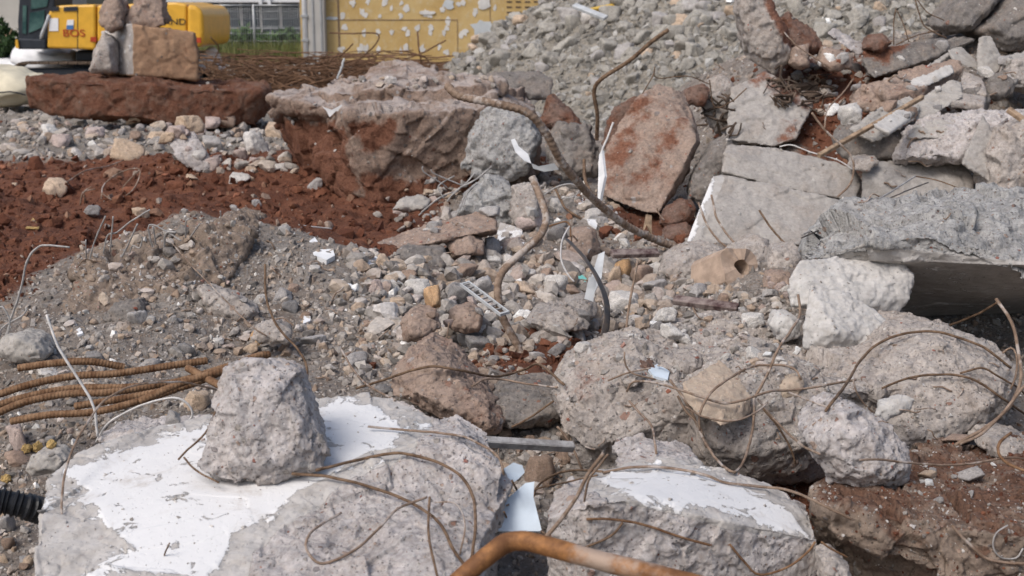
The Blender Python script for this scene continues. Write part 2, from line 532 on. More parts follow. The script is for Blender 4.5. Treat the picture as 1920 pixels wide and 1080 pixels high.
# ------------------------------------------------------------------ the ground: one sheet from under the camera to the horizon
def broad(x, y):
    z = 0 * x
    dx = np.where(x < -1.55, (x + 1.55) / .85, (x + 1.55) / .95)
    dy = np.where(y < 7.0, (y - 7.0) / 1.25, (y - 7.0) / .50)
    z = z + .36 * np.exp(-dx ** 2 - dy ** 2)                                   # grey mound on the left
    z = z + .16 * np.exp(-((x + 3.1) / .75) ** 2 - ((y - 7.4) / .7) ** 2)       # red bank at the left edge
    z = z + .22 * np.exp(-((x + 2.0) / 1.4) ** 2 - ((y - 11.6) / .8) ** 2)       # red bank further back
    z = z + .16 * np.exp(-((x + 5.0) / 2.6) ** 2 - ((y - 13.6) / 1.2) ** 2)
    z = z + (1.0 + .12 * np.clip(x - 2, 0, 6)) * S(8.0, 11.3, y) * S(.75, 2.3, x) * (1 - S(12.5, 16.5, y))   # heap on the right
    z = z + .22 * np.exp(-((x - .35) / .75) ** 2 - ((y - 9.0) / .9) ** 2)        # debris in front of the foundation
    z = z + .18 * S(.6, 1.4, x) * np.exp(-((y - 6.3) / 1.0) ** 2)
    r = np.hypot(x - 6.6, (y - 24.5))
    z = z + 5.6 * np.clip(1 - r / 8.6, 0, 1) ** 1.05 * 1.0                        # big pile of aggregate
    r2 = np.hypot(x - 14.5, (y - 26.0))
    z = np.maximum(z, 7.0 * np.clip(1 - r2 / 10.5, 0, 1))
    z = z - .62 * S(24, 29, y) * S(-5.6, -7.4, x)
    z = z - .14 * S(4.7, 4.0, y)
    z = z - .16 * np.exp(-((x - 1.75) / .75) ** 2 - ((y - 5.7) / .45) ** 2)       # hollow under the tilted slab
    z = z - .12 * np.exp(-((x + .55) / .5) ** 2 - ((y - 9.4) / .45) ** 2)
    return z

def redness(x, y):
    p = np.stack([x * .9, y * .9, 0 * x], 1)
    w = .55 * fbm(p, 3, 91)
    a = S(.25, -.15, (x + .55) / 1.0 + w * .8) * S(6.7, 7.1, y + w * .3) * S(12.6, 11.4, y + w)
    a = np.maximum(a, S(-2.35, -2.65, x + w * .2) * S(5.7, 6.2, y) * S(12, 11, y))
    a = np.maximum(a, .9 * np.exp(-((x - .17) / .33) ** 2 - ((y - 5.35) / .45) ** 2))        # patch by the curved bar
    a = np.maximum(a, .95 * np.exp(-((x - 2.55) / .7) ** 2 - ((y - 10.1) / 1.1) ** 2))       # earth on the heap
    a = np.maximum(a, .9 * np.exp(-((x - .95) / .35) ** 2 - ((y - 8.5) / .5) ** 2))
    a = np.maximum(a, .75 * S(.7, 1.0, x) * S(4.6, 4.2, y))
    a = np.maximum(a, .5 * S(-2, -3, x) * S(12.5, 13, y) * S(19, 16, y) * (w > 0))
    a = np.maximum(a, .7 * np.exp(-((x - .6) / .7) ** 2 - ((y - 12.2) / .7) ** 2))
    return np.clip(a, 0, 1)

def height(x, y):
    z = broad(x, y)
    p = np.stack([x, y, 0 * x], 1)
    rd = redness(x, y)
    n = .085 * fbm(p * 1.7, 5, 3) * S(2.5, 5, y) + .022 * fbm(p * 7, 4, 11, .6)
    n = n + rd * (.19 * np.abs(fbm(p * 1.9, 5, 23, .55)) - .03 + .07 * facets(p * 4.0, 5))
    n = n + (1 - rd) * .010 * facets(p * 14.0, 8)
    far = S(14, 20, y) * S(-1.5, 0, x)
    n = n + far * .10 * fbm(p * 1.6, 4, 31, .6)
    return z + n

uu = np.concatenate([-np.geomspace(9, .56, 16), np.linspace(-.53, .53, 660), np.geomspace(.56, 9, 16)])
yy = np.concatenate([np.linspace(.3, 2.5, 10), np.geomspace(2.6, 30, 470), np.geomspace(31, 1400, 40)])
UU, YY = np.meshgrid(uu, yy)
gx, gy = (UU * YY).ravel(), YY.ravel()
gz = height(gx, gy)
nc, nr = len(uu), len(yy)
ii = (np.arange(nr - 1)[:, None] * nc + np.arange(nc - 1)).ravel()
gq = np.stack([ii, ii + 1, ii + nc + 1, ii + nc], 1)

k = N('rubble_ground')
k.co = k.n('TexCoord').outputs['Object']
rd = k.attr('red')
pl = k.attr('pale')
f1, f2, f3 = k.noise(2.2, 7, .6), k.noise(16, 8, .72), k.noise(70, 6, .75)
grey = k.mix(k.rng(f1, .35, .65), (.185, .150, .125), (.275, .235, .20))
grey = k.mix(k.math('MULTIPLY', k.rng(f2, .46, .62), .6), grey, (.38, .35, .32))
grey = k.mix(k.math('MULTIPLY', k.rng(f3, .5, .68), .5), grey, (.14, .118, .10))
v = k.vor(55)
sp = k.n('SeparateColor'); k.l(v.outputs['Color'], sp.inputs[0])
peb = k.math('MULTIPLY', k.rng(v.outputs['Distance'], .42, .30), k.math('LESS_THAN', sp.outputs[0], .40))
pebc = k.ramp(sp.outputs[1], [(0, (.16, .15, .14)), (.3, (.30, .28, .26)), (.6, (.24, .17, .12)), (.75, (.40, .38, .35)), (.95, (.6, .58, .55))], True)
grey = k.mix(k.math('MULTIPLY', peb, .8), grey, pebc)
pale = k.mix(k.rng(f2, .38, .62), (.19, .17, .14), (.32, .29, .245))
col = k.mix(pl, grey, pale)
redc = k.mix(k.rng(f2, .34, .66), (.108, .041, .023), (.190, .080, .046))
redc = k.mix(k.math('MULTIPLY', k.rng(f1, .52, .66), .5), redc, (.075, .028, .017))
redc = k.mix(k.math('MULTIPLY', peb, .25), redc, (.27, .16, .11))
rm = k.rng(k.math('ADD', rd, k.math('MULTIPLY', k.math('SUBTRACT', f2, .5), .9)), .36, .60)
col = k.mix(rm, col, redc)
k.bump(k.math('ADD', k.math('ADD', f3, k.math('MULTIPLY', f2, 1.2)), k.math('MULTIPLY', peb, .5)), .014)
M['ground'] = k.out(col, .95)
gme = np_mesh('ground', np.stack([gx, gy, gz], 1), gq, M['ground'], True, 4)
for nm, val in (('red', redness(gx, gy)), ('pale', np.clip(S(14.5, 17, gy) * S(-2.2, -.8, gx) + .55 * S(12.2, 13, gy) * S(-.5, -1.6, gx), 0, 1))):
    at = gme.attributes.new(nm, 'FLOAT', 'POINT')
    at.data.foreach_set('value', val.astype(np.float32))
ground = tag(link('ground', gme), kind='structure')

# ------------------------------------------------------------------ broken concrete: solid hulls at their places, joined, worn and chipped
CH = []

def hp(Y0, *pts):
    return np.array([P(a, b, Y0 + c) for a, b, c in pts])

def lump(outline, Y0, th, lean=.5, bulge=.35, seed=0, shrink=.62, back=.78):
    """a boulder from the outline it shows: rim, nearer front ring, further back ring"""
    r = np.random.default_rng(seed + 5)
    o = np.array(outline, float)
    o = o.mean(0) + (o - o.mean(0)) * 1.03
    hi, lo = o[:, 1].max(), o[:, 1].min()
    t = (hi - o[:, 1]) / max(hi - lo, 1)
    rim = np.array([P(a, b, Y0 + lean * th * c) for (a, b), c in zip(o, t)])
    c = o.mean(0)
    f = c + (o - c) * (shrink + .22 * r.uniform(-1, 1, (len(o), 1)))
    tf = (hi - f[:, 1]) / max(hi - lo, 1)
    fr = np.array([P(a, b, Y0 + lean * th * q - bulge * th * w) for (a, b), q, w in zip(f, tf, r.uniform(.55, 1.1, len(f)))])
    m = rim.mean(0)
    bk = m + (rim - m) * back + np.array([0, th, -.04 * th])
    return np.vstack([rim, fr, bk])

def slab(top, th, inset=.05, tilt=(0, 0)):
    """a slab from its top outline [(px, py, Y)] and its thickness"""
    T = np.array([P(*p) for p in top])
    m = T.mean(0)
    B = m + (T - m) * (1 - inset) + np.array([tilt[0], tilt[1], -th])
    return np.vstack([T, B])

def block(front, d, up=0.0):
    """a block from the corners of its near face [(px, py, Y)] carried back by d"""
    T = np.array([P(*p) for p in front])
    return np.vstack([T, T + np.array([0, d, up])])

def chunk(label, mat, hulls, name='concrete_chunk', cat='concrete', group=None, amp=1.0, smooth=3, vox=1.7, paint=None, red=None, redtop=0.0, redmax=1.0, plaster=None, soffit=False, fine=1.0, seed=None):
    CH.append(dict(label=label, mat=mat, hulls=hulls, name=name, cat=cat, group=group, amp=amp, smooth=smooth, vox=vox, paint=paint,
                   red=red, redtop=redtop, redmax=redmax, plaster=plaster, soffit=soffit, fine=fine, seed=seed if seed is not None else len(CH) * 13 + 1))

# --- foreground
chunk('big cream grey slab with flaking white paint filling the lower left', 'conc_pink',
      [slab([(58, 1110, 2.80), (75, 985, 3.05), (85, 893, 3.35), (150, 850, 3.50), (300, 800, 3.68), (420, 772, 3.78), (590, 750, 3.85), (690, 740, 3.88), (760, 750, 3.84),
             (830, 788, 3.70), (900, 838, 3.55), (942, 868, 3.45), (962, 905, 3.34), (935, 965, 3.18), (890, 1015, 3.04), (850, 1110, 2.78), (440, 1130, 2.74), (480, 858, 3.40), (650, 850, 3.42), (320, 930, 3.22), (760, 880, 3.30)], .30, .10),
       lump([(560, 1010), (700, 870), (860, 830), (940, 880), (930, 950), (880, 1010), (800, 1075), (640, 1085)], 3.02, .42, .85, .10, 3)],
      name='concrete_plate', cat='concrete slab', amp=.55, smooth=4,
      paint=[[(120, 885), (250, 832), (330, 812), (430, 782), (590, 756), (650, 748), (700, 757), (745, 790), (765, 806), (730, 835), (660, 868), (600, 905), (540, 940), (480, 978), (440, 1010), (410, 1060), (360, 1085), (250, 1075), (185, 1055), (250, 1030), (200, 990), (180, 950), (120, 945), (165, 915)]],
      plaster=[[(20, 1140), (60, 985), (70, 885), (150, 842), (430, 765), (690, 735), (800, 790), (770, 840), (640, 905), (520, 985), (465, 1030), (445, 1140)]])
chunk('upright grey conical concrete rock sitting on the white painted slab', 'conc_pink',
      [lump([(420, 690), (470, 682), (530, 690), (556, 702), (572, 748), (590, 790), (606, 842), (602, 878), (560, 892), (500, 902), (440, 912), (400, 897), (373, 872), (385, 838), (402, 800), (408, 745)], 3.26, .22, .5, .28, 8, .5), hp(3.26, (366, 876, 0), (380, 890, -.02), (440, 912, -.03), (602, 880, 0), (600, 850, .06), (556, 704, .14), (420, 692, .13), (400, 800, .06), (470, 700, .05), (480, 860, -.06), (590, 800, .04))],
      amp=.75, smooth=3)
chunk('wedge of pebbly concrete with a white painted top at the bottom centre', 'conc_pink',
      [slab([(1020, 975, 3.20), (1045, 918, 3.42), (1130, 880, 3.60), (1260, 868, 3.66), (1360, 878, 3.62), (1450, 908, 3.54), (1515, 945, 3.44), (1538, 1010, 3.27), (1470, 1002, 3.24), (1350, 975, 3.18), (1180, 932, 3.15), (1100, 945, 3.12)], .34, .0, (0, -.03)),
       lump([(1150, 875), (1200, 855), (1280, 858), (1330, 885), (1240, 905)], 3.62, .2, .5, .2, 4)],
      name='concrete_block', amp=.5,
      paint=[[(1120, 900), (1190, 884), (1290, 886), (1370, 900), (1440, 930), (1490, 965), (1520, 1000), (1430, 985), (1340, 962), (1240, 938), (1180, 925)]],
      plaster=[[(1100, 905), (1180, 872), (1300, 872), (1390, 892), (1460, 925), (1535, 1000), (1470, 1003), (1340, 975), (1180, 934)]])
chunk('rounded pebbly concrete boulder left of the tan tile', 'conc', [lump([(1040, 745), (1060, 700), (1100, 672), (1150, 650), (1210, 640), (1290, 690), (1306, 740), (1296, 790), (1250, 822), (1180, 842), (1100, 836), (1058, 812), (1043, 775)], 4.15, .42, .75, .24, 11),
      slab([(1100, 690, 4.5), (1150, 648, 4.75), (1230, 600, 5.1), (1400, 585, 5.25), (1420, 640, 4.9), (1330, 700, 4.5)], .3, .1)], name='concrete_boulder', amp=.6, red=[[(1060, 720), (1100, 672), (1150, 655), (1180, 690), (1130, 735), (1070, 770)]], redmax=.26)
chunk('broad dusty concrete mass carrying pale crumbs under the tan tile', 'conc', [lump([(1300, 790), (1318, 850), (1350, 882), (1420, 898), (1480, 884), (1545, 860), (1570, 770), (1540, 690), (1440, 660), (1330, 690), (1290, 730)], 4.02, .46, .7, .25, 13),
      slab([(1060, 742, 4.22), (1100, 688, 4.5), (1180, 640, 4.8), (1300, 604, 5.05), (1450, 584, 5.25), (1640, 592, 5.2), (1760, 614, 5.0), (1850, 648, 4.8), (1898, 690, 4.55), (1880, 730, 4.36), (1700, 728, 4.22), (1560, 735, 4.14), (1400, 740, 4.12), (1250, 750, 4.15)], .32, .06)], name='concrete_boulder', amp=.7)
chunk('large oval concrete boulder with stony face at the right edge', 'conc', [lump([(1555, 735), (1600, 665), (1680, 615), (1760, 610), (1850, 645), (1905, 688), (1912, 722), (1882, 765), (1832, 812), (1760, 846), (1690, 842), (1630, 800)], 4.12, .5, .9, .28, 17)], name='concrete_boulder', amp=.6)
chunk('round knobbly concrete lump with an orange brick chip in its face', 'conc_pink', [lump([(1570, 757), (1602, 765), (1652, 792), (1690, 832), (1706, 872), (1696, 906), (1650, 930), (1600, 922), (1560, 906), (1540, 868), (1512, 818), (1542, 785)], 3.50, .26, .4, .4, 21)], amp=1.0)
chunk('low slab topped with red earth in the lower right corner', 'dirtcap',
      [slab([(1530, 925, 3.52), (1600, 880, 3.72), (1720, 838, 3.98), (1960, 800, 4.2), (1990, 1000, 3.2), (1920, 1005, 3.18), (1790, 995, 3.22), (1650, 962, 3.36)], .34, .0, (0, .06)),
       lump([(1540, 950), (1700, 960), (1930, 1010), (1960, 1090), (1780, 1080), (1610, 1020)], 3.18, .3, .5, .15, 23)], name='concrete_plate', cat='concrete slab', amp=1.0, redtop=.5)
chunk('small grey block in the gap right of the white topped wedge', 'conc', [lump([(1538, 1050), (1570, 1042), (1592, 1060), (1598, 1095), (1540, 1095)], 3.1, .12, .4, .3, 25)], amp=1.0)
chunk('thick tilted slab with rough blue grey broken edge and dark underside', 'conc_blue',
      [np.vstack([hp(5.0, (1500, 478, .25), (1515, 486, .1), (1620, 458, .0), (1742, 440, -.05), (1850, 470, -.1), (1990, 505, -.15), (1520, 440, .45), (1592, 402, .6), (1700, 386, .65), (1805, 368, .65), (1990, 376, .6)),
                  hp(5.0, (1560, 540, 1.15), (1700, 594, .95), (1990, 585, .85), (1560, 440, 1.35), (1800, 400, 1.45), (1990, 400, 1.45))])],
      name='concrete_plate', cat='concrete slab', amp=1.1, fine=1.0, smooth=1, soffit=True)
chunk('pale flat faced block wedged under the tilted slab', 'conc_white', [np.vstack([hp(4.85, (1478, 520, .1), (1500, 490, .15), (1560, 484, .2), (1640, 480, .3), (1692, 495, .2), (1714, 516, .15), (1704, 560, .1), (1680, 588, .1), (1630, 575, .05), (1560, 570, 0), (1484, 575, .05)),
      hp(5.15, (1500, 500, .1), (1690, 500, .15), (1690, 570, .1), (1490, 570, 0))])], amp=.4, fine=.8, smooth=1)
chunk('pale triangular chunk leaning on the block under the tilted slab', 'conc_white', [np.vstack([hp(4.6, (1520, 534, .15), (1582, 545, .15), (1640, 578, .12), (1664, 600, .1), (1669, 632, .05), (1620, 647, .0), (1540, 669, 0), (1504, 655, .02), (1507, 610, .05), (1519, 570, .1), (1560, 620, -.04)),
      hp(4.8, (1530, 560, .1), (1640, 600, .1), (1640, 640, 0), (1520, 650, 0))])], amp=.4, fine=.8, smooth=1)
chunk('tan flat tile fragment lying among wires on the dusty concrete', 'tan', [slab([(1278, 716, 4.02), (1348, 674, 4.22), (1386, 704, 4.16), (1408, 742, 4.06), (1392, 758, 3.98), (1352, 770, 3.92), (1305, 748, 3.94)], .045, .03, (0, -.03))], name='tile_fragment', cat='tile', amp=.25, fine=.4, smooth=1, vox=1.2)
chunk('tan grey sloping boulder behind the white painted slab', 'conc_brown', [lump([(742, 705), (768, 658), (798, 644), (838, 668), (880, 710), (922, 752), (946, 786), (930, 810), (880, 804), (800, 775), (738, 742)], 4.35, .36, .8, .3, 31)], amp=.8)
chunk('low dark rough concrete between the sloping boulder and rounded boulder', 'conc_dark', [lump([(915, 755), (940, 738), (1000, 728), (1048, 730), (1062, 770), (1040, 795), (960, 806), (920, 790)], 4.4, .3, .7, .3, 33)], amp=1.0)

# --- left mound
chunk('flat grey concrete piece half buried in the mound', 'conc', [lump([(368, 540), (384, 534), (440, 552), (486, 586), (470, 604), (420, 603), (392, 592)], 5.75, .12, .7, .3, 41)], amp=.7)
chunk('upright pale concrete fragment below the spikes on the mound', 'conc_pink', [lump([(292, 532), (300, 490), (330, 452), (352, 440), (392, 458), (420, 505), (380, 520), (330, 545)], 6.35, .2, .7, .3, 43)], amp=1.1)
chunk('rough rounded concrete fragment with steel rods at the mound top', 'conc_dark', [lump([(190, 520), (205, 480), (260, 460), (300, 462), (310, 500), (280, 545), (215, 545)], 6.3, .25, .7, .3, 45)], amp=1.3)
chunk('smooth pale oval stone at the left edge', 'conc_pale', [lump([(-12, 660), (5, 632), (40, 624), (72, 634), (93, 662), (80, 676), (20, 680)], 5.05, .16, .5, .4, 47)], amp=.4)
chunk('pinkish flat concrete piece behind the painted slab at left', 'conc_pink', [lump([(178, 822), (200, 808), (290, 800), (390, 795), (398, 812), (300, 828), (200, 838)], 3.95, .14, .6, .2, 49)], amp=.9)
chunk('pale flat chunk at the left end of the painted slab', 'conc_pale', [lump([(48, 878), (62, 852), (110, 848), (125, 862), (112, 885), (60, 892)], 3.75, .1, .5, .3, 51)], amp=.8)

chunk('cracked jagged concrete mass under the rods on the mound', 'dirtcap', [lump([(128, 560), (150, 500), (170, 478), (230, 462), (310, 458), (330, 520), (300, 590), (200, 600), (120, 590)], 5.72, .6, 1.0, .12, 141),
      lump([(330, 470), (350, 436), (400, 420), (440, 412), (470, 440), (440, 500), (400, 560), (350, 560)], 5.95, .55, 1.0, .15, 142)], amp=1.7, smooth=2)
chunk('low grey chunk on the right shoulder of the mound', 'conc_dark', [lump([(498, 440), (505, 424), (530, 418), (538, 432), (520, 444)], 7.2, .1, .5, .3, 143)], amp=1.0)
chunk('dark grey lump in the lower middle of the mound', 'conc_dark', [lump([(190, 600), (215, 570), (260, 562), (270, 600), (240, 615)], 5.6, .14, .7, .3, 144)], amp=1.3)
chunk('grey angular chunk at the foot of the mound by the grey fragment', 'conc', [lump([(470, 640), (480, 610), (520, 600), (548, 620), (540, 645)], 5.35, .12, .6, .3, 145)], amp=1.0)
chunk('dusty block behind the jagged mass at the top of the mound', 'dirtcap', [lump([(395, 430), (420, 405), (460, 408), (500, 450), (480, 480), (420, 470)], 6.5, .5, .9, .2, 146)], amp=1.3, redtop=0)
# --- middle
chunk('long tilted stone slab lying like a plank across the rubble', 'conc_brown', [np.vstack([hp(7.2, (682, 464, .15), (760, 432, .35), (890, 396, .5), (926, 400, .5), (932, 430, .2), (842, 448, .05), (760, 466, -.05), (700, 474, 0)), hp(7.4, (700, 470, .1), (890, 420, .35), (930, 440, .2))])], name='concrete_plate', cat='concrete slab', amp=.4)
chunk('buff grey stepped block propping up the plank like slab', 'conc_brown', [lump([(832, 452), (880, 440), (908, 455), (906, 478), (850, 484)], 7.25, .2, .5, .3, 53)], amp=.5)
chunk('dark grey angular block under the left half of the plank like slab', 'conc_dark', [lump([(740, 474), (752, 464), (832, 468), (839, 500), (820, 521), (780, 512), (742, 492)], 6.95, .25, .4, .3, 55)], amp=.7)
chunk('long rounded coping stone lying on top of a cracked block', 'cast', [np.vstack([hp(8.35, (1352, 322, -.05), (1357, 290, .05), (1366, 271, .18), (1440, 275, .2), (1560, 300, .2), (1604, 318, .15), (1616, 345, 0), (1603, 377, -.12), (1500, 360, -.1)), hp(8.7, (1370, 300, .1), (1600, 330, .1), (1600, 380, .0), (1360, 340, 0))])], name='coping_stone', cat='coping', amp=.3, smooth=6, fine=.5)
chunk('broad flat concrete block with white edge under the coping stone', 'cast', [np.vstack([hp(8.0, (1286, 456, -.15), (1312, 395, 0), (1336, 330, .25), (1352, 326, .3), (1600, 378, .2), (1592, 430, .0), (1500, 458, -.15), (1400, 474, -.2)), hp(8.4, (1320, 440, .1), (1350, 350, .3), (1595, 390, .2), (1580, 450, 0))])], name='concrete_block', cat='concrete', amp=.3, fine=.5,
      paint=[[(1280, 460), (1300, 462), (1320, 400), (1345, 335), (1330, 326), (1300, 395)]])
chunk('rounded end cast block to the right of the coping stone', 'cast', [np.vstack([hp(8.25, (1614, 375, 0), (1616, 325, 0), (1632, 306, .1), (1700, 300, .25), (1808, 306, .2), (1828, 338, .05), (1822, 378, -.05), (1700, 382, -.1)), hp(8.6, (1630, 330, 0), (1800, 330, 0), (1800, 380, 0), (1630, 380, 0))])], name='concrete_block', amp=.4, smooth=5, fine=.6)
chunk('pointed pale slab fragment standing up at the right edge', 'cast', [np.vstack([hp(8.0, (1802, 306, .0), (1842, 214, .2), (1878, 285, .1), (1886, 338, 0), (1860, 345, -.05)), hp(8.25, (1810, 310, 0), (1848, 225, .2), (1884, 330, 0))])], amp=.25)
chunk('broken pale blocks with rubble core at the right edge', 'conc_pink', [lump([(1690, 300), (1712, 245), (1730, 226), (1850, 212), (1960, 200), (1970, 300), (1800, 306)], 8.25, .5, .6, .2, 59)], amp=1.2)
chunk('grey fragment on the right edge below the upright pointed slab', 'conc', [lump([(1850, 300), (1880, 240), (1975, 215), (1975, 370), (1860, 365)], 7.9, .4, .5, .2, 60)], amp=1.1)
chunk('dark rounded stone under the fallen pilaster', 'conc_dark', [lump([(1570, 262), (1590, 236), (1650, 232), (1700, 245), (1706, 275), (1672, 300), (1612, 306), (1580, 292)], 8.50, .35, .5, .3, 61)], amp=.6, smooth=5)
chunk('large leaning brown slab with reddish stains and thick right edge', 'conc_brown', [np.vstack([hp(8.8, (1132, 372, -.05), (1128, 300, .1), (1150, 250, .25), (1180, 200, .4), (1228, 155, .6), (1262, 160, .6), (1282, 200, .45), (1300, 262, .1), (1225, 400, -.25)),
      hp(8.8, (1282, 215, .3), (1308, 262, .0), (1236, 398, -.3), (1214, 400, -.28), (1190, 385, -.1), (1300, 280, .2)),
      hp(8.8, (1286, 172, .75), (1314, 268, .3), (1302, 300, .15), (1238, 396, -.1), (1140, 350, .3))])], name='concrete_plate', cat='concrete slab', red=[[(1128, 380), (1125, 290), (1185, 190), (1225, 175), (1190, 260), (1165, 330)], [(1190, 330), (1270, 215), (1290, 225), (1215, 350)]], redmax=.3, amp=.45)
chunk('dark red earthy slab standing behind the leaning brown slab', 'conc_red', [lump([(1128, 270), (1150, 205), (1190, 178), (1222, 190), (1180, 260), (1150, 300)], 9.3, .2, .5, .2, 63)], amp=.6)
chunk('red stained triangular slab standing on the heap', 'cast', [np.vstack([hp(9.5, (1362, 262, 0), (1368, 165, .3), (1432, 134, .45), (1470, 150, .4), (1526, 196, .25), (1492, 260, -.05), (1450, 276, -.1)), hp(9.8, (1380, 250, .1), (1440, 150, .5), (1516, 200, .3), (1480, 262, 0))])], name='concrete_plate', cat='concrete slab', amp=.4,
      redmax=.42, red=[[(1425, 130), (1475, 145), (1530, 195), (1500, 215), (1470, 190), (1420, 175), (1380, 160)], [(1470, 230), (1500, 215), (1490, 270), (1440, 280)]])
chunk('grey broken block left of the red stained triangular slab', 'conc', [lump([(1322, 200), (1330, 150), (1352, 138), (1376, 160), (1380, 240), (1340, 250)], 9.8, .3, .5, .2, 65)], amp=.9)
chunk('long grey fragment propped behind the white edged block', 'conc_dark', [lump([(1292, 372), (1300, 335), (1340, 270), (1366, 250), (1380, 285), (1340, 330), (1318, 388)], 8.6, .3, .5, .2, 67)], amp=.7)
chunk('soil red concrete lump at the foot of the leaning brown slab', 'conc_red', [lump([(1236, 420), (1250, 388), (1290, 374), (1306, 392), (1292, 416), (1258, 428)], 8.35, .2, .5, .3, 69)], amp=1.0)
chunk('second soil red lump below the first beside the white edged block', 'conc_red', [lump([(1236, 452), (1250, 430), (1288, 420), (1302, 440), (1282, 462)], 8.0, .2, .5, .3, 70)], amp=1.0)
chunk('tall pointed grey boulder rising above the heap', 'conc', [lump([(1392, -30), (1432, -25), (1456, 20), (1478, 62), (1482, 100), (1452, 140), (1412, 112), (1396, 60), (1386, 20)], 10.10, .45, .3, .3, 71)], name='concrete_boulder', amp=.8,
      red=[[(1430, -30), (1500, -30), (1500, 90), (1470, 80), (1450, 30)]])
chunk('red caked boulder to the right of the tall pointed boulder', 'conc_red', [lump([(1462, 60), (1480, 20), (1530, 62), (1545, 95), (1500, 110), (1474, 92)], 10.30, .4, .5, .3, 72)], amp=1.0)
chunk('brown stone in the dark gap beside the tall pointed boulder', 'conc_brown', [lump([(1480, 120), (1488, 88), (1515, 82), (1518, 125), (1500, 132)], 10.00, .2, .4, .3, 73)], amp=.8)
chunk('flat white topped fragment lying on red earth of the heap', 'conc_brown', [lump([(1535, 118), (1545, 85), (1600, 105), (1598, 128), (1560, 135)], 10.00, .25, .7, .3, 74)], amp=.7)
chunk('beam like dark grey slab lying along the heap top', 'conc_dark', [np.vstack([hp(10.25, (1613, 118, 0), (1618, 95, .1), (1740, 80, .3), (1802, 66, .4), (1832, 74, .4), (1742, 112, .1), (1640, 146, -.1), (1622, 134, -.05)), hp(10.65, (1640, 110, 0), (1810, 76, .2), (1740, 120, 0), (1640, 145, 0))])], name='concrete_chunk', cat='concrete beam', amp=.6, red=[[(1613, 100), (1640, 60), (1700, 80), (1660, 110)]])
chunk('red clay lump resting on the beam like slab', 'conc_red', [lump([(1618, 92), (1630, 66), (1655, 62), (1672, 82), (1650, 98)], 10.30, .2, .5, .3, 75)], amp=1.0)
chunk('square grey paving plate standing upright on the heap', 'conc_pale', [np.vstack([hp(9.75, (1830, 134, 0), (1832, 70, .15), (1858, 64, .2), (1880, 112, .1), (1872, 138, 0), (1848, 142, -.05)), hp(9.83, (1838, 130, 0), (1846, 70, .15), (1876, 120, .1))])], name='paving_plate', cat='paving', amp=.2)
chunk('grey paving plate leaning over left of the upright plate', 'conc_pale', [np.vstack([hp(9.85, (1774, 92, .2), (1802, 84, .3), (1840, 122, .1), (1838, 136, 0), (1786, 116, 0)), hp(9.91, (1780, 100, .15), (1838, 132, .05))])], name='paving_plate', cat='paving', amp=.2)
chunk('narrow grey paving plate lying flat behind the leaning plate', 'conc_pale', [slab([(1706, 142, 9.70), (1760, 108, 10.10), (1784, 92, 10.30), (1778, 104, 10.10), (1720, 146, 9.60)], .06)], name='paving_plate', cat='paving', amp=.2)
chunk('thin grey plate wedged beneath the upright plate', 'conc', [slab([(1794, 172, 9.20), (1806, 132, 9.50), (1842, 146, 9.40), (1852, 176, 9.10)], .07)], name='paving_plate', cat='paving', amp=.4)
chunk('dark rounded boulder cluster beside the black hollow', 'conc_dark', [lump([(1850, 180), (1856, 140), (1880, 136), (1905, 150), (1900, 176), (1870, 190)], 9.30, .25, .5, .3, 76)], amp=1.0)
chunk('cracked grey boulder left half in the top right corner', 'conc_dark', [lump([(1764, 48), (1790, 10), (1840, -30), (1888, -20), (1860, 20), (1826, 55), (1790, 64)], 10.70, .6, .5, .3, 77)], name='concrete_boulder', amp=.6)
chunk('cracked dark boulder right half in the top right corner', 'conc_dark', [lump([(1832, 58), (1866, 22), (1896, -10), (1980, 0), (1985, 90), (1880, 96)], 10.60, .6, .5, .3, 78)], name='concrete_boulder', amp=.6)
chunk('grey block on the right edge below the cracked boulder', 'conc', [lump([(1885, 132), (1900, 112), (1980, 98), (1980, 190), (1900, 168)], 9.50, .4, .5, .3, 79)], amp=.8)
chunk('flat grey slab on the right edge under the cracked boulder', 'conc_pale', [slab([(1876, 104, 9.80), (1980, 82, 10.20), (1985, 104, 9.70), (1890, 112, 9.60)], .09)], amp=.5)
chunk('grey rounded length of fallen plaster pilaster', 'conc_pale', [np.vstack([hp(8.75, (1690, 212, .1), (1722, 186, .25), (1786, 146, .45), (1802, 156, .4), (1806, 182, .2), (1722, 236, -.1), (1700, 236, -.1)), hp(8.95, (1710, 225, .1), (1796, 170, .4))])], name='pilaster_piece', cat='pilaster', amp=.45, smooth=6)
chunk('white painted strip of plaster above the fallen pilaster', 'conc_white', [np.vstack([hp(9.15, (1702, 168, .1), (1704, 150, .2), (1784, 118, .4), (1790, 138, .3), (1722, 170, .05)), hp(9.27, (1712, 168, .05), (1788, 136, .3))])], name='pilaster_piece', cat='pilaster', amp=.3)
chunk('brown grey lower length of fallen pilaster ending in a white tile', 'conc_pale', [np.vstack([hp(8.40, (1588, 242, .0), (1640, 205, .25), (1704, 176, .5), (1726, 200, .4), (1716, 226, .2), (1640, 268, -.05)), hp(8.70, (1610, 250, 0), (1720, 205, .3))])], name='pilaster_piece', cat='pilaster', amp=.5, smooth=5)
chunk('glossy white tile lying on the lower pilaster length', 'conc_white', [slab([(1636, 232, 8.05), (1684, 202, 8.35), (1712, 210, 8.35), (1706, 222, 8.25), (1668, 248, 8.00)], .03)], name='tile_fragment', cat='tile', amp=.15, fine=.3)

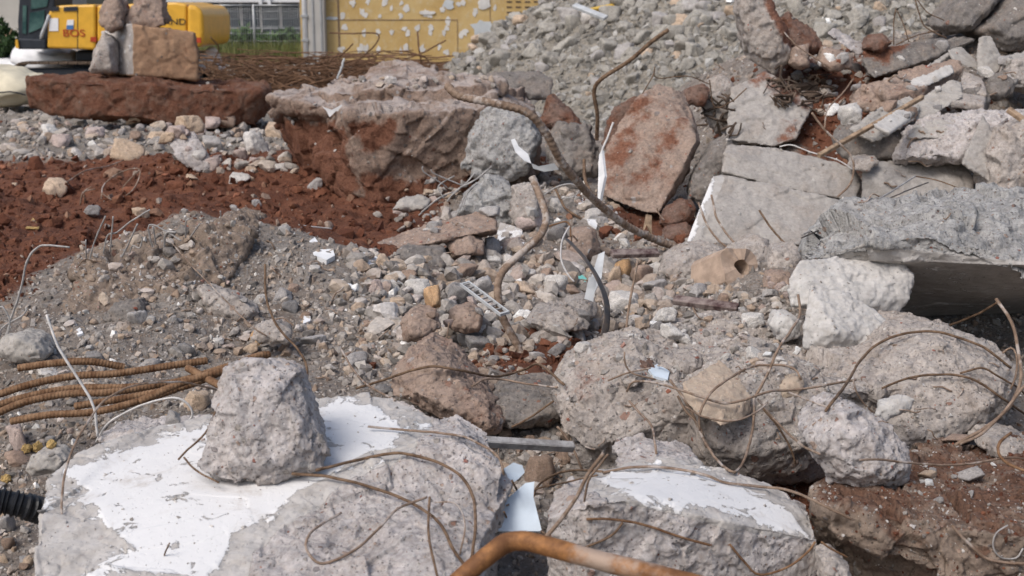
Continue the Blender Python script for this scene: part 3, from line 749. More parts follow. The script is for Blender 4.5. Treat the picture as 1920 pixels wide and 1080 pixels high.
chunk('flat brown slab tucked below the paving plates', 'conc_brown', [slab([(1648, 160, 9.3), (1700, 128, 9.7), (1790, 112, 9.9), (1802, 128, 9.7), (1726, 166, 9.2), (1664, 182, 9.1)], .14)], amp=.9)
chunk('dark lump between the fallen pilaster and the black hollow', 'conc_dark', [lump([(1802, 212), (1808, 168), (1840, 158), (1858, 186), (1846, 218)], 9.1, .25, .5, .2, 161)], amp=1.2)
chunk('brown debris lump on the red earth left of the pilaster', 'conc_brown', [lump([(1600, 200), (1614, 168), (1656, 152), (1694, 166), (1688, 200), (1640, 212)], 9.25, .3, .6, .2, 162)], amp=1.3)
chunk('red piece with a pale edge behind the leaning brown slab', 'conc_red', [lump([(1278, 196), (1284, 170), (1318, 156), (1332, 168), (1322, 200)], 9.7, .2, .4, .2, 163)], amp=.8)
chunk('pinkish slanted fragment above the flat white topped fragment', 'conc_pink', [np.vstack([hp(10.4, (1548, 62, 0), (1562, 50, .1), (1622, 84, .1), (1634, 104, 0), (1604, 102, -.05)), hp(10.6, (1560, 60, 0), (1620, 95, 0))])], amp=.8)
chunk('upper thin layered plate beside the black hollow', 'conc', [slab([(1780, 190, 8.9), (1800, 172, 9.1), (1850, 180, 9.1), (1846, 196, 8.85)], .05)], name='paving_plate', cat='paving', amp=.5)
chunk('grey slab end resting between pilaster and broken pale blocks', 'conc_pale', [np.vstack([hp(8.3, (1700, 262, 0), (1712, 236, .15), (1790, 214, .25), (1812, 232, .1), (1800, 262, 0)), hp(8.6, (1720, 250, 0), (1800, 235, .1))])], amp=.7)
chunk('rounded white stone on red earth above the dark rounded stone', 'conc_white', [lump([(1576, 226), (1582, 200), (1602, 192), (1618, 206), (1614, 230), (1594, 238)], 8.9, .15, .4, .3, 165)], amp=.5)
chunk('tilted grey fragment between coping stone and dark rounded stone', 'conc', [lump([(1596, 318), (1604, 294), (1640, 292), (1650, 306), (1628, 322)], 8.2, .2, .5, .2, 166)], amp=.9)
chunk('angular grey block behind the oval grey boulder', 'conc', [lump([(1440, 505), (1448, 468), (1490, 458), (1512, 480), (1500, 512), (1462, 520)], 6.6, .25, .5, .2, 167)], amp=.9)
chunk('buff broken piece right of the hollow brick', 'conc_brown', [lump([(1432, 540), (1440, 512), (1478, 510), (1490, 536), (1460, 552)], 6.2, .15, .5, .2, 168)], amp=.9)
# --- the foundation and what lies on and beside it
chunk('huge stepped foundation block caked with red brown soil', 'conc_found',
      [hp(10.0, (655, 216, 0), (760, 211, -.1), (930, 202, .1), (1000, 232, .4), (640, 345, .3), (700, 379, 0), (880, 350, .1), (990, 335, .3), (600, 178, 1.2), (900, 152, 2.3), (1000, 190, 2.0), (620, 300, 1.5), (1000, 300, 1.8)),
       hp(10.0, (503, 182, .9), (560, 168, 1.6), (640, 162, 2.0), (668, 214, .25), (606, 207, .5), (520, 205, .9), (610, 225, .6)),
       hp(10.0, (520, 195, 1.2), (610, 210, .7), (660, 215, .3), (540, 245, 1.15), (562, 300, 1.05), (592, 338, .8), (660, 368, .25), (680, 300, .5), (640, 330, 1.6)),
       hp(10.0, (598, 172, .95), (640, 173, .62), (760, 166, .5), (900, 160, .52), (942, 166, .8), (760, 208, .48), (940, 190, .8), (932, 160, 1.6), (880, 146, 2.2), (690, 140, 2.2), (618, 152, 1.8), (640, 214, .6), (900, 202, .5)),
       hp(10.0, (680, 146, 1.6), (700, 121, 1.8), (745, 115, 2.0), (812, 126, 1.8), (822, 147, 1.5), (700, 152, 1.5), (815, 138, 2.4), (700, 135, 2.5))],
      name='foundation_block', cat='foundation', amp=.85, smooth=2,
      red=[[(500, 225), (560, 232), (640, 240), (655, 300), (670, 345), (650, 385), (590, 350), (540, 290)], [(660, 235), (740, 232), (735, 262), (690, 275)], [(690, 330), (760, 345), (900, 335), (900, 385), (690, 392)]], redmax=.8)
chunk('jagged pale grey lump broken against the foundation', 'conc_blue', [lump([(872, 312), (888, 255), (904, 212), (950, 200), (1000, 215), (1016, 262), (1000, 312), (940, 338)], 9.55, .5, .5, .25, 81)], amp=1.4)
chunk('dark hollowed grey lump right of the thick bent bar', 'conc_dark', [lump([(1030, 262), (1048, 228), (1108, 240), (1126, 290), (1120, 332), (1056, 338), (1034, 315)], 9.3, .45, .5, .25, 83)], amp=1.3)
chunk('purplish dark stone lying behind the foundation block', 'conc_dark', [lump([(893, 152), (918, 138), (1010, 135), (1036, 150), (1028, 186), (940, 184)], 12.4, .5, .5, .2, 85)], amp=.6)
chunk('pinkish crumbling debris lump right of the purplish stone', 'conc_red', [lump([(1010, 232), (1034, 178), (1060, 200), (1098, 240), (1040, 250)], 10.6, .4, .5, .2, 87)], amp=1.2)
chunk('long thick slab caked in red soil under the square blocks', 'red_slab', [np.vstack([hp(15.0, (48, 142, .5), (60, 200, .2), (150, 133, 1.2), (320, 142, 1.4), (498, 160, 1.3), (510, 200, .9), (480, 237, .4), (400, 241, .1), (240, 222, -.1), (90, 214, 0), (60, 148, 0), (300, 160, 0), (490, 172, .3)),
      hp(16.2, (80, 200, 0), (150, 140, .4), (480, 160, .4), (470, 230, 0))])], name='concrete_plate', cat='concrete slab', amp=.8)
chunk('square tan block with pale left face on the red long slab', 'tan_block', [np.vstack([hp(15.6, (240, 44, 0), (366, 60, .1), (372, 150, .1), (240, 142, -.05), (168, 136, .55), (190, 60, .6)), hp(16.6, (250, 60, 0), (366, 66, 0), (370, 145, 0))])], name='concrete_block', amp=.5, plaster=[[(188, 45), (239, 38), (240, 145), (165, 142)]])
chunk('grey triangular lump leaning on the left of the square tan block', 'conc', [lump([(166, 136), (178, 92), (196, 60), (212, 80), (215, 138)], 15.4, .4, .4, .3, 88)], amp=.8)
chunk('brown boulder balanced at the left top of the square block', 'conc_brown', [lump([(184, 20), (196, -8), (222, -5), (232, 20), (226, 52), (205, 62), (190, 50)], 15.5, .4, .4, .1, 89)], amp=1.3, smooth=1, seed=4242)
chunk('pale brown rock on top of the square block', 'conc_brown', [lump([(226, 48), (244, 18), (258, -15), (303, -15), (308, 46), (275, 52)], 15.7, .6, .4, .1, 90, back=.6)], amp=1.2, smooth=1, seed=977)
chunk('tilted pale grey stone block in front of the long red slab', 'conc_pink', [np.vstack([hp(10.85, (308, 255, .1), (318, 238, .2), (346, 227, .3), (364, 245, .15), (402, 308, 0), (392, 320, 0), (366, 324, -.05), (330, 298, -.05)), hp(11.15, (320, 260, .1), (350, 235, .2), (396, 310, .1))])], name='concrete_block', amp=.6)
# --- named fragments in the central rubble
chunk('long oval grey boulder left of the hollow brick', 'conc', [lump([(1236, 512), (1248, 486), (1290, 462), (1330, 457), (1360, 470), (1350, 500), (1310, 528), (1262, 537)], 6.95, .3, .6, .35, 91)], amp=.6)
chunk('grey angular boulder behind the hollow brick', 'conc', [lump([(1352, 500), (1366, 470), (1420, 442), (1438, 450), (1444, 500), (1400, 520)], 7.15, .25, .6, .3, 92)], amp=.8)
chunk('big jagged grey lump below the thin grey rods', 'conc_blue', [lump([(858, 400), (880, 355), (912, 332), (950, 340), (968, 380), (960, 425), (900, 410)], 8.3, .35, .5, .3, 93)], amp=1.3)
chunk('broken grey lump right of the jagged lump below the rods', 'conc', [lump([(955, 400), (962, 350), (1000, 345), (1012, 372), (1010, 425), (975, 430)], 8.1, .3, .5, .3, 94)], amp=1.2)
chunk('square pale lump in front of the foundation foot', 'conc_pale', [lump([(734, 394), (750, 375), (790, 368), (808, 376), (800, 394), (760, 398)], 9.1, .2, .5, .3, 95)], amp=1.0)
chunk('grey angular boulder under the flat dark strap', 'conc_brown', [lump([(1062, 470), (1076, 430), (1110, 428), (1126, 460), (1118, 488), (1082, 490)], 7.5, .25, .5, .3, 96)], amp=.8)
chunk('brown edged tan boulder left of the red earth patch', 'conc_brown', [lump([(756, 640), (752, 600), (772, 582), (818, 588), (824, 612), (800, 642)], 5.25, .2, .5, .3, 97)], amp=.7)
chunk('grey squarish lump right of the brown edged tan boulder', 'conc_brown', [lump([(838, 612), (846, 582), (880, 574), (906, 590), (902, 618), (868, 628)], 5.5, .18, .5, .3, 98)], amp=.9)
chunk('broad flat grey rubble lump below the pale plates', 'conc', [lump([(986, 606), (1000, 582), (1060, 574), (1100, 590), (1104, 618), (1060, 626), (1020, 622)], 5.6, .22, .6, .3, 99)], amp=.8)
chunk('rounded grey lump on the left edge of the heap foot', 'conc', [lump([(1052, 588), (1062, 562), (1092, 552), (1118, 566), (1116, 596), (1080, 602)], 5.75, .2, .6, .3, 100)], amp=.8)
chunk('small grey stone resting on the rounded boulder beside a brick shard', 'conc', [lump([(1166, 715), (1172, 695), (1200, 690), (1212, 706), (1192, 726), (1175, 728)], 4.2, .07, .5, .3, 101)], amp=.8)
chunk('red brick shard on the rounded boulder', 'conc_red', [lump([(1186, 688), (1202, 675), (1222, 678), (1236, 705), (1226, 718), (1205, 715)], 4.3, .08, .5, .3, 102)], name='brick_shard', cat='brick', amp=.8)
chunk('rounded grey lump left of the tan tile', 'conc', [lump([(1258, 710), (1262, 678), (1290, 662), (1314, 665), (1318, 690), (1280, 715)], 4.35, .14, .5, .3, 103)], amp=1.0)
chunk('pale rock leaning on the left of the white triangular chunk', 'conc_white', [lump([(1446, 610), (1452, 588), (1480, 586), (1504, 606), (1500, 628), (1472, 642), (1458, 636)], 4.75, .12, .5, .3, 104)], amp=.7)
chunk('cream plaster flake stuck on the oval boulder at right', 'conc_white', [lump([(1640, 780), (1650, 758), (1690, 742), (1714, 748), (1710, 765), (1680, 780), (1655, 792)], 3.98, .05, .5, .3, 105)], name='plaster_flake', cat='plaster', amp=.8)
chunk('tan shard half under a wire right of the tan tile', 'tan', [lump([(1458, 745), (1470, 715), (1500, 700), (1510, 722), (1500, 745), (1475, 752)], 4.1, .06, .5, .3, 106)], name='tile_fragment', cat='tile', amp=.6)
chunk('stony grey lump at the right edge beside the hooked wire', 'conc', [lump([(1832, 835), (1845, 812), (1890, 812), (1950, 830), (1950, 868), (1870, 862)], 3.95, .2, .5, .3, 107)], amp=.9)

def sd_poly(px, py, poly):
    """signed distance (inside positive) to a polygon, in pixels"""
    q = np.array(poly, float)
    d = np.full(len(px), 1e9)
    ins = np.zeros(len(px), bool)
    for i in range(len(q)):
        a, b = q[i], q[(i + 1) % len(q)]
        e = b - a
        t = np.clip(((px - a[0]) * e[0] + (py - a[1]) * e[1]) / (e @ e + 1e-9), 0, 1)
        d = np.minimum(d, np.hypot(px - a[0] - t * e[0], py - a[1] - t * e[1]))
        c = ((a[1] > py) != (b[1] > py)) & (px < (b[0] - a[0]) * (py - a[1]) / (b[1] - a[1] + 1e-12) + a[0])
        ins ^= c
    return np.where(ins, d, -d)

raw = []
for c in CH:
    allp = np.vstack(c['hulls'])
    org = np.array([allp[:, 0].mean(), allp[:, 1].mean(), allp[:, 2].min()])
    bm = bmesh.new()
    for h in c['hulls']:
        vs = [bm.verts.new(p - org) for p in h]
        r = bmesh.ops.convex_hull(bm, input=vs)
        junk = [v for v in set(r['geom_interior']) | set(r['geom_unused']) if isinstance(v, bmesh.types.BMVert)]
        bmesh.ops.delete(bm, geom=junk, context='VERTS')
    bmesh.ops.delete(bm, geom=[v for v in bm.verts if not v.link_faces], context='VERTS')
    bmesh.ops.recalc_face_normals(bm, faces=bm.faces)
    me = bpy.data.meshes.new(c['name'])
    bm.to_mesh(me)
    bm.free()
    o = link(c['name'], me, loc=org)
    md = o.modifiers.new('remesh', 'REMESH')
    md.mode = 'VOXEL'
    c['voxel'] = md.voxel_size = c['vox'] * allp[:, 1].min() / 1280.0
    if c['smooth']:
        s = o.modifiers.new('smooth', 'SMOOTH')
        s.factor, s.iterations = .5, c['smooth']
    tag(o, c['label'], c['cat'], c['group'])
    c['o'], c['org'] = o, org
dg = bpy.context.evaluated_depsgraph_get()
for c in CH:
    o = c['o']
    me = bpy.data.meshes.new_from_object(o.evaluated_get(dg))
    c['me'] = me
for c in CH:
    o, me, org = c['o'], c['me'], c['org']
    o.modifiers.clear()
    o.data = me
    n = len(me.vertices)
    co = np.empty(n * 3, np.float32); me.vertices.foreach_get('co', co)
    co = co.reshape(-1, 3).astype(np.float64)
    no = np.empty(n * 3, np.float32); me.vertex_normals.foreach_get('vector', no)
    no = no.reshape(-1, 3).astype(np.float64)
    ext = np.sort(co.max(0) - co.min(0))
    size = math.sqrt(ext[1] * max(ext[0], ext[1] * .5))
    Yd = org[1]
    px, py = proj(co + org)
    paint = np.full(n, -1.0)
    for poly in c['paint'] or []:
        s = np.clip(sd_poly(px, py, poly) / 40.0, -1, 1)
        s = np.where(no[:, 2] > .1, s, -1.0) if c['mat'] != 'conc_red' else np.minimum(s, .12)
        paint = np.maximum(paint, s)
    for poly in c['plaster'] or []:
        s = np.minimum(np.clip(sd_poly(px, py, poly) / 40.0, -1, 1), -.13)
        paint = np.maximum(paint, np.where(no[:, 2] > -.3, s, -1.0))
    red = np.zeros(n)
    for poly in c['red'] or []:
        red = np.maximum(red, np.clip(sd_poly(px, py, poly) / 30.0 + .6, 0, 1))
    red *= c['redmax']
    if c['redtop']:
        red = np.maximum(red, c['redtop'] * S(.45, .8, no[:, 2]))
    flat = S(-.4, .2, paint)
    if c['soffit']:
        under = S(-.35, -.6, no[:, 2])
        paint = np.where(under > .4, np.maximum(paint, -.18), paint)
        flat = np.maximum(flat, under)
    p = co + c['seed'] * 3.7
    A = c['amp'] * size
    d = .055 * A * fbm(p * (2.4 / size), 3, 2)
    rough = (1 - .93 * flat)
    d = d * (1 - .7 * flat)
    d += rough * .105 * A * facets(p * (3.0 / size), 7)
    d += rough * .040 * A * facets(p * (9.0 / size), 19)
    d += rough * .022 * A * fbm(p * (13.0 / size), 3, 61, .6)
    fa = c['fine'] * min(.010, .0016 * Yd + .002)
    d += rough * fa * .9 * facets(p * 26.0 / max(1, Yd / 6), 29) + rough * fa * .9 * fbm(p * 45.0 / max(1, Yd / 6), 3, 41, .6)
    co2 = co + no * d[:, None]
    me.vertices.foreach_set('co', co2.astype(np.float32).ravel())
    for nm, val in (('paint', paint), ('red', red)):
        at = me.attributes.new(nm, 'FLOAT', 'POINT')
        at.data.foreach_set('value', val.astype(np.float32))
    me.polygons.foreach_set('use_smooth', np.ones(len(me.polygons), bool))
    me.materials.clear()
    me.materials.append(M[c['mat']])
    me.update()
    me.name = c['name']
    c['box'] = (px.min() - 6, px.max() + 6, py.min() - 6, py.max() + 6)
dg = bpy.context.evaluated_depsgraph_get()
dg.update()
TREES = [(BVHTree.FromObject(ground, dg), np.zeros(3), (-1e9, 1e9, -1e9, 1e9), None)]
for c in CH:
    TREES.append((BVHTree.FromObject(c['o'], dg), c['org'], c['box'], c))

def hit(px, py, only_ground=False):
    """first surface on the line of sight: point, normal, what was met"""
    d = FWD + np.array([(px - CX) / FOC, 0, 0]) + UPV * ((CY - py) / FOC)
    d = Vector(d / np.linalg.norm(d))
    best = None
    for t, org, b, c in TREES[:1] if only_ground else TREES:
        if not (b[0] <= px <= b[1] and b[2] <= py <= b[3]): continue
        loc, nor, _i, dist = t.ray_cast(Vector(CAM - org), d)
        if loc is not None and (best is None or dist < best[3]):
            best = (np.array(loc) + org, np.array(nor), c, dist)
    return best

# ------------------------------------------------------------------ loose stones
def ico(sub):
    bm = bmesh.new()
    bmesh.ops.create_icosphere(bm, subdivisions=sub, radius=1.0)
    v = np.array([x.co[:] for x in bm.verts])
    f = np.array([[q.index for q in p.verts] for p in bm.faces])
    bm.free()
    return v, f

IV, IF = ico(4)
STONES = []
for i in range(22):
    r = np.random.default_rng(100 + i)
    nn = r.normal(size=(r.integers(6, 12), 3))
    nn /= np.linalg.norm(nn, axis=1)[:, None]
    nn = np.vstack([nn, -nn[:3], [[0, 0, 1], [0, 0, -1]]])
    hh = r.uniform(.5, 1.0, len(nn))
    dd = IV @ nn.T
    q = np.where(dd > .05, hh / np.maximum(dd, .05), 9.0)
    rad = -np.log(np.sum(np.exp(-q * 34), 1)) / 34
    v = IV * np.clip(rad, .3, 1.4)[:, None]
    v = v + IV * (.16 * facets(v * 2.3 + i * 9, 3) + .07 * facets(v * 6 + i * 5, 13) + .035 * fbm(v * 5 + i * 7, 4, 5, .6))[:, None]
    lo, hi = v.min(0), v.max(0)
    v = (v - (lo + hi) / 2) / ((hi - lo) / 2)
    me = np_mesh('stone', v, IF, ST['grey'], True)
    STONES.append(me)

LIST = []      # every loose stone: object, colour, place phrase, picture x and size
def put_stone(cx, by, w, h, colour, phrase, name='rubble_stone', r=rng, sink=.22, lib=None):
    hh = hit(cx, by)
    if hh is None: return None
    if hh[2] is not None and any(q in hh[2]['label'] for q in ('upright', 'sloping', 'oval', 'triangular', 'white painted slab', 'blue grey', 'tall')):
        return None
    p = hh[0]
    s = p[1] / FOC
    sx, sz = w * s / 2, h * s / 2 * 1.02
    sy = (sx + sz) / 2 * r.uniform(.8, 1.15)
    o = bpy.data.objects.new(name, STONES[int(r.integers(len(STONES)))])
    COL.objects.link(o)
    o.location = p + np.array([0, sy * .55, sz * (1 - sink * 2) if by else 0])
    o.scale = (sx, sy, sz)
    o.rotation_euler = (r.uniform(-.12, .12), r.uniform(-.12, .12), r.choice([0, math.pi]) + r.uniform(-.25, .25))
    o.material_slots[0].link = 'OBJECT'
    o.material_slots[0].material = (lib or ST)[colour]
    LIST.append([o, colour, phrase, cx, by, w * h])
    return o

NEARBY = [(990, 590, 'beside the curved brown bar'), (1130, 590, 'by the flat dark strap'), (830, 470, 'below the plank like slab'), (1390, 520, 'by the hollow brick'),
          (760, 560, 'in rubble left of the curved bar'), (1210, 560, 'between strap and oval boulder'), (900, 550, 'near the white framed grille'), (960, 400, 'by the jagged lump below the rods')]
def near(x, y):
    return min(NEARBY, key=lambda q: (q[0] - x) ** 2 + 2 * (q[1] - y) ** 2)[2]

SEEN = [(840, 494, 878, 470, 'grey'), (839, 522, 897, 494, 'brown'), (750, 556, 808, 518, 'pale grey'), (686, 553, 722, 520, 'pinkish grey'), (743, 529, 784, 501, 'brown'),
        (703, 500, 738, 476, 'tan'), (794, 577, 827, 527, 'ochre'), (825, 572, 887, 525, 'dark grey'), (868, 553, 928, 515, 'grey'), (722, 577, 760, 556, 'tan'),
        (910, 499, 943, 476, 'pale grey'), (945, 526, 1006, 504, 'pale grey'), (962, 556, 1012, 526, 'tan'), (1018, 549, 1066, 507, 'pale grey'), (1003, 532, 1041, 497, 'brown'),
        (1064, 638, 1100, 606, 'grey'), (954, 604, 996, 576, 'white'), (988, 635, 1042, 613, 'pinkish grey'), (1133, 532, 1168, 493, 'tan'), (1154, 529, 1186, 476, 'ochre'),
        (1180, 535, 1234, 487, 'brown'), (1140, 583, 1202, 541, 'pale grey'), (1205, 549, 1252, 524, 'grey'), (1222, 607, 1268, 569, 'pale grey'), (1205, 611, 1230, 588, 'tan'),
        (1024, 457, 1066, 418, 'dark grey'), (962, 430, 1030, 385, 'pinkish grey'), (905, 480, 940, 440, 'grey'), (940, 470, 976, 442, 'pinkish grey'), (640, 690, 690, 660, 'grey'),
        (560, 650, 612, 628, 'grey'), (462, 645, 500, 612, 'ochre'), (430, 680, 470, 650, 'pale grey'), (330, 668, 368, 640, 'dark grey'), (250, 695, 300, 668, 'grey'),
        (340, 768, 396, 728, 'tan'), (310, 796, 340, 764, 'grey'), (5, 845, 52, 788, 'pinkish grey'), (0, 875, 60, 842, 'brown'), (-10, 1000, 24, 955, 'grey'), (0, 1034, 26, 1000, 'brown'),
        (60, 710, 120, 690, 'pale grey'), (980, 910, 1045, 842, 'brown'), (1040, 868, 1085, 826, 'brown'), (870, 660, 925, 625, 'dark grey'), 
        (1345, 575, 1366, 546, 'brown'), (1240, 640, 1290, 600, 'pale grey'), (1390, 610, 1436, 584, 'pale grey'), (1575, 232, 1618, 192, 'pale grey'), (450, 290, 503, 238, 'pale grey'),
        (492, 252, 530, 224, 'tan'), (378, 285, 420, 250, 'grey'), (200, 300, 270, 252, 'tan'), (78, 368, 126, 330, 'tan'), (150, 408, 188, 380, 'dark grey'), (420, 345, 470, 320, 'pale grey'),
        (575, 355, 604, 330, 'grey'), (90, 276, 130, 248, 'pinkish grey'), (520, 440, 545, 420, 'grey'), (1760, 830, 1830, 815, 'brown'), (1788, 905, 1850, 872, 'grey'), (1720, 900, 1762, 880, 'tan'),
        (700, 740, 742, 720, 'dark grey'), (820, 590, 856, 560, 'grey'), (1075, 660, 1110, 640, 'pale grey'), (1290, 560, 1330, 530, 'grey'),
        (1560, 118, 1592, 96, 'grey'), (1650, 208, 1690, 188, 'brown'), (1890, 160, 1925, 128, 'grey')]
for x0, by, x1, ty, colour in SEEN:
    put_stone((x0 + x1) / 2, by - 2, x1 - x0, by - ty, colour, near((x0 + x1) / 2, by) if 660 < x0 and 380 < by < 690 and x1 < 1420 else None)

def inside(poly, x, y):
    return sd_poly(np.array([x]), np.array([y]), poly)[0] > 0

ZONES = [
    ([(0, 222), (300, 226), (520, 240), (560, 320), (400, 332), (300, 292), (0, 300)], 44, 14, 62, ['pale grey', 'pinkish grey', 'tan', 'grey', 'pinkish grey', 'brown'], 'in the rubble before the long red slab'),
    ([(120, 600), (230, 545), (420, 600), (560, 470), (700, 560), (740, 700), (560, 690), (300, 690), (60, 690)], 32, 12, 40, ['grey', 'dark grey', 'tan', 'brown', 'pale grey', 'grey'], 'on the grey mound'),
    ([(680, 480), (1000, 480), (1240, 500), (1250, 620), (1100, 640), (900, 640), (740, 600)], 30, 14, 46, ['grey', 'pale grey', 'brown', 'pinkish grey', 'tan', 'dark grey'], None),
    ([(640, 600), (900, 620), (1080, 640), (1050, 720), (900, 700), (740, 660), (600, 700)], 18, 12, 38, ['grey', 'dark grey', 'brown'], 'around the sloping tan grey boulder'),
    ([(1470, 90), (1620, 120), (1700, 230), (1570, 230), (1500, 130)], 12, 12, 34, ['grey', 'brown', 'red-brown', 'white'], 'on the red earth of the heap'),
    ([(1650, 60), (1900, 40), (1920, 220), (1700, 260), (1620, 160)], 16, 14, 42, ['grey', 'pale grey', 'dark grey', 'brown'], 'among the paving plates on the heap'),
    ([(1220, 610), (1450, 562), (1500, 600), (1500, 730), (1400, 690), (1280, 650)], 22, 10, 34, ['pale grey', 'white', 'pale grey', 'pinkish grey'], 'on the dusty concrete mass'),
    ([(0, 760), (60, 800), (160, 760), (180, 830), (0, 880), (0, 1080), (70, 1080), (80, 960)], 12, 16, 46, ['brown', 'tan', 'grey', 'dark grey'], 'at the left end of the painted slab'),
    ([(900, 800), (1060, 790), (1090, 880), (1020, 920), (960, 1000), (960, 870)], 12, 16, 48, ['brown', 'dark grey', 'grey'], 'in the gap between the two painted slabs'),
    ([(760, 340), (1130, 330), (1230, 470), (940, 480), (700, 400)], 26, 14, 46, ['grey', 'dark grey', 'pinkish grey', 'pale grey'], 'in front of the foundation block'),
    ([(1700, 866), (1920, 866), (1920, 980), (1660, 944)], 12, 9, 26, ['grey', 'brown', 'pale grey', 'white'], 'on the earth topped slab'),
    ([(0, 315), (480, 330), (650, 420), (420, 405), (0, 450)], 12, 10, 34, ['red-brown', 'tan', 'grey', 'red-brown'], 'on the red earth bank'),
    ([(1240, 560), (1340, 530), (1500, 520), (1490, 580), (1380, 590)], 12, 12, 36, ['grey', 'pinkish grey', 'pale grey'], 'in front of the hollow brick'),
]
for poly, n, a, b, cols, phrase in ZONES:
    q = np.array(poly, float)
    k_ = 0
    while k_ < n:
        x, y = rng.uniform(*np.array([q[:, 0].min(), q[:, 0].max()])), rng.uniform(q[:, 1].min(), q[:, 1].max())
        if not inside(poly, x, y): continue
        w = a * (b / a) ** (rng.random() ** 1.5)
        h_ = w * rng.uniform(.5, .85)
        if put_stone(x, y, w, h_, cols[int(rng.integers(len(cols)))], phrase or near(x, y)): k_ += 1

ELSE = [(60, 820, 'at the left end of the painted slab'), (350, 760, 'by the rusty bar bundle'), (480, 650, 'at the foot of the grey mound'), (560, 720, 'behind the painted slab'), (1000, 860, 'in the gap between the two painted slabs'),
        (860, 670, 'around the sloping tan grey boulder'), (1330, 590, 'in front of the hollow brick'), (1590, 160, 'on the red earth of the heap'), (480, 260, 'in the rubble before the long red slab'), (120, 360, 'on the red earth bank'),
        (500, 400, 'on the red earth bank'), (1800, 870, 'on the earth topped slab'), (1850, 150, 'among the paving plates on the heap'), (260, 680, 'on the grey mound')]
for s in LIST:
    if s[2] is None: s[2] = min(ELSE, key=lambda q: (q[0] - s[3]) ** 2 + 2 * (q[1] - s[4]) ** 2)[2]

# the pile of pale aggregate at the back
PM = {c: ST[c] for c in ST}
k_ = 0
while k_ < 270:
    x, y = rng.uniform(850, 1925), rng.uniform(-14, 238)
    hh = hit(x, y)
    if hh is None or hh[2] is not None or hh[0][1] < 15.6 or hh[0][1] > 30: continue
    w = 13 * (3.2 ** (rng.random() ** 1.7)) * (1.15 if y < 130 else .8)
    c = ['beige', 'beige', 'beige', 'pale grey', 'tan', 'grey', 'white'][int(rng.choice(7, p=[.38, .25, .12, .06, .06, .12, .01]))]
    ph = ('on the left flank of the pale pile' if x < 1020 and y < 140 else 'at the left foot of the pale pile' if x < 1130 else 'high on the pale pile' if y < 60 else
          'on the pale pile around the bent bar' if x < 1290 else 'on the pale pile left of the pointed boulder' if x < 1400 else 'on the pale pile above the heap')
    put_stone(x, y, w, w * rng.uniform(.6, .9), c, ph, 'pile_stone', sink=.2)
    k_ += 1

ORD = ['first', 'second', 'third', 'fourth', 'fifth', 'sixth', 'seventh', 'eighth', 'ninth', 'tenth', 'eleventh', 'twelfth', 'thirteenth', 'fourteenth', 'fifteenth', 'sixteenth', 'seventeenth', 'eighteenth', 'nineteenth', 'twentieth']
def ordinal(i):
    if i < 20: return ORD[i]
    t = ['twenty', 'thirty', 'forty', 'fifty', 'sixty', 'seventy'][(i + 1) // 10 - 2]
    u_ = (i + 1) % 10
    return {'twenty': 'twentieth', 'thirty': 'thirtieth', 'forty': 'fortieth', 'fifty': 'fiftieth'}.get(t, t) if u_ == 0 else t + ' ' + ORD[u_ - 1]
sets = {}
for s in LIST:
    s.append('large' if s[5] > 1500 else 'small' if s[5] < 420 else 'medium')
    sets.setdefault((s[0].name.split('.')[0], s[1], s[2], s[6]), []).append(s)
for (nm, c, ph, sz), ss in sets.items():
    ss.sort(key=lambda q: q[3])
    for i, s in enumerate(ss):
        word = 'stone'
        if len(ss) == 1: lb = f'only {sz} {c} {word} {ph}'
        elif i == 0: lb = f'leftmost {sz} {c} {word} {ph}'
        elif i == len(ss) - 1: lb = f'rightmost {sz} {c} {word} {ph}'
        else: lb = f'{ordinal(i)} {sz} {c} {word} from the left {ph}'
        tag(s[0], lb, 'stone', 'stones on the pale pile' if nm == 'pile_stone' else 'stones loose in the rubble')

# ------------------------------------------------------------------ gravel, soil clods, crumbs: too many and too small to count
LOW = []
for i in range(14):
    r = np.random.default_rng(300 + i)
    bm = bmesh.new()
    for v in r.normal(size=(11, 3)):
        v = v / np.linalg.norm(v) * r.uniform(.75, 1.1)
        bm.verts.new(v * np.array([1, .85, .7]))
    q = bmesh.ops.convex_hull(bm, input=bm.verts)
    bmesh.ops.delete(bm, geom=[v for v in set(q['geom_interior']) | set(q['geom_unused']) if isinstance(v, bmesh.types.BMVert)], context='VERTS')
    bmesh.ops.delete(bm, geom=[v for v in bm.verts if not v.link_faces], context='VERTS')
    bmesh.ops.recalc_face_normals(bm, faces=bm.faces)
    bmesh.ops.triangulate(bm, faces=bm.faces)
    bm.verts.index_update()
    LOW.append((np.array([v.co[:] for v in bm.verts]), np.array([[v.index for v in f.verts] for f in bm.faces])))
    bm.free()

def grains(name, items, mat, label=None):
    """items: (point, radius) -> one mesh of small angular stones"""
    V, F, off = [], [], 0
    for p, r_ in items:
        v, f = LOW[int(rng.integers(14))]
        e = Euler(rng.uniform(-3, 3, 3)).to_matrix()
        V.append((v * rng.uniform(.7, 1.25, 3) * r_) @ np.array(e) + p)
        F.append(f + off)
        off += len(v)
    me = np_mesh(name, np.vstack(V), np.vstack(F), mat)
    return tag(link(name, me), kind='stuff')

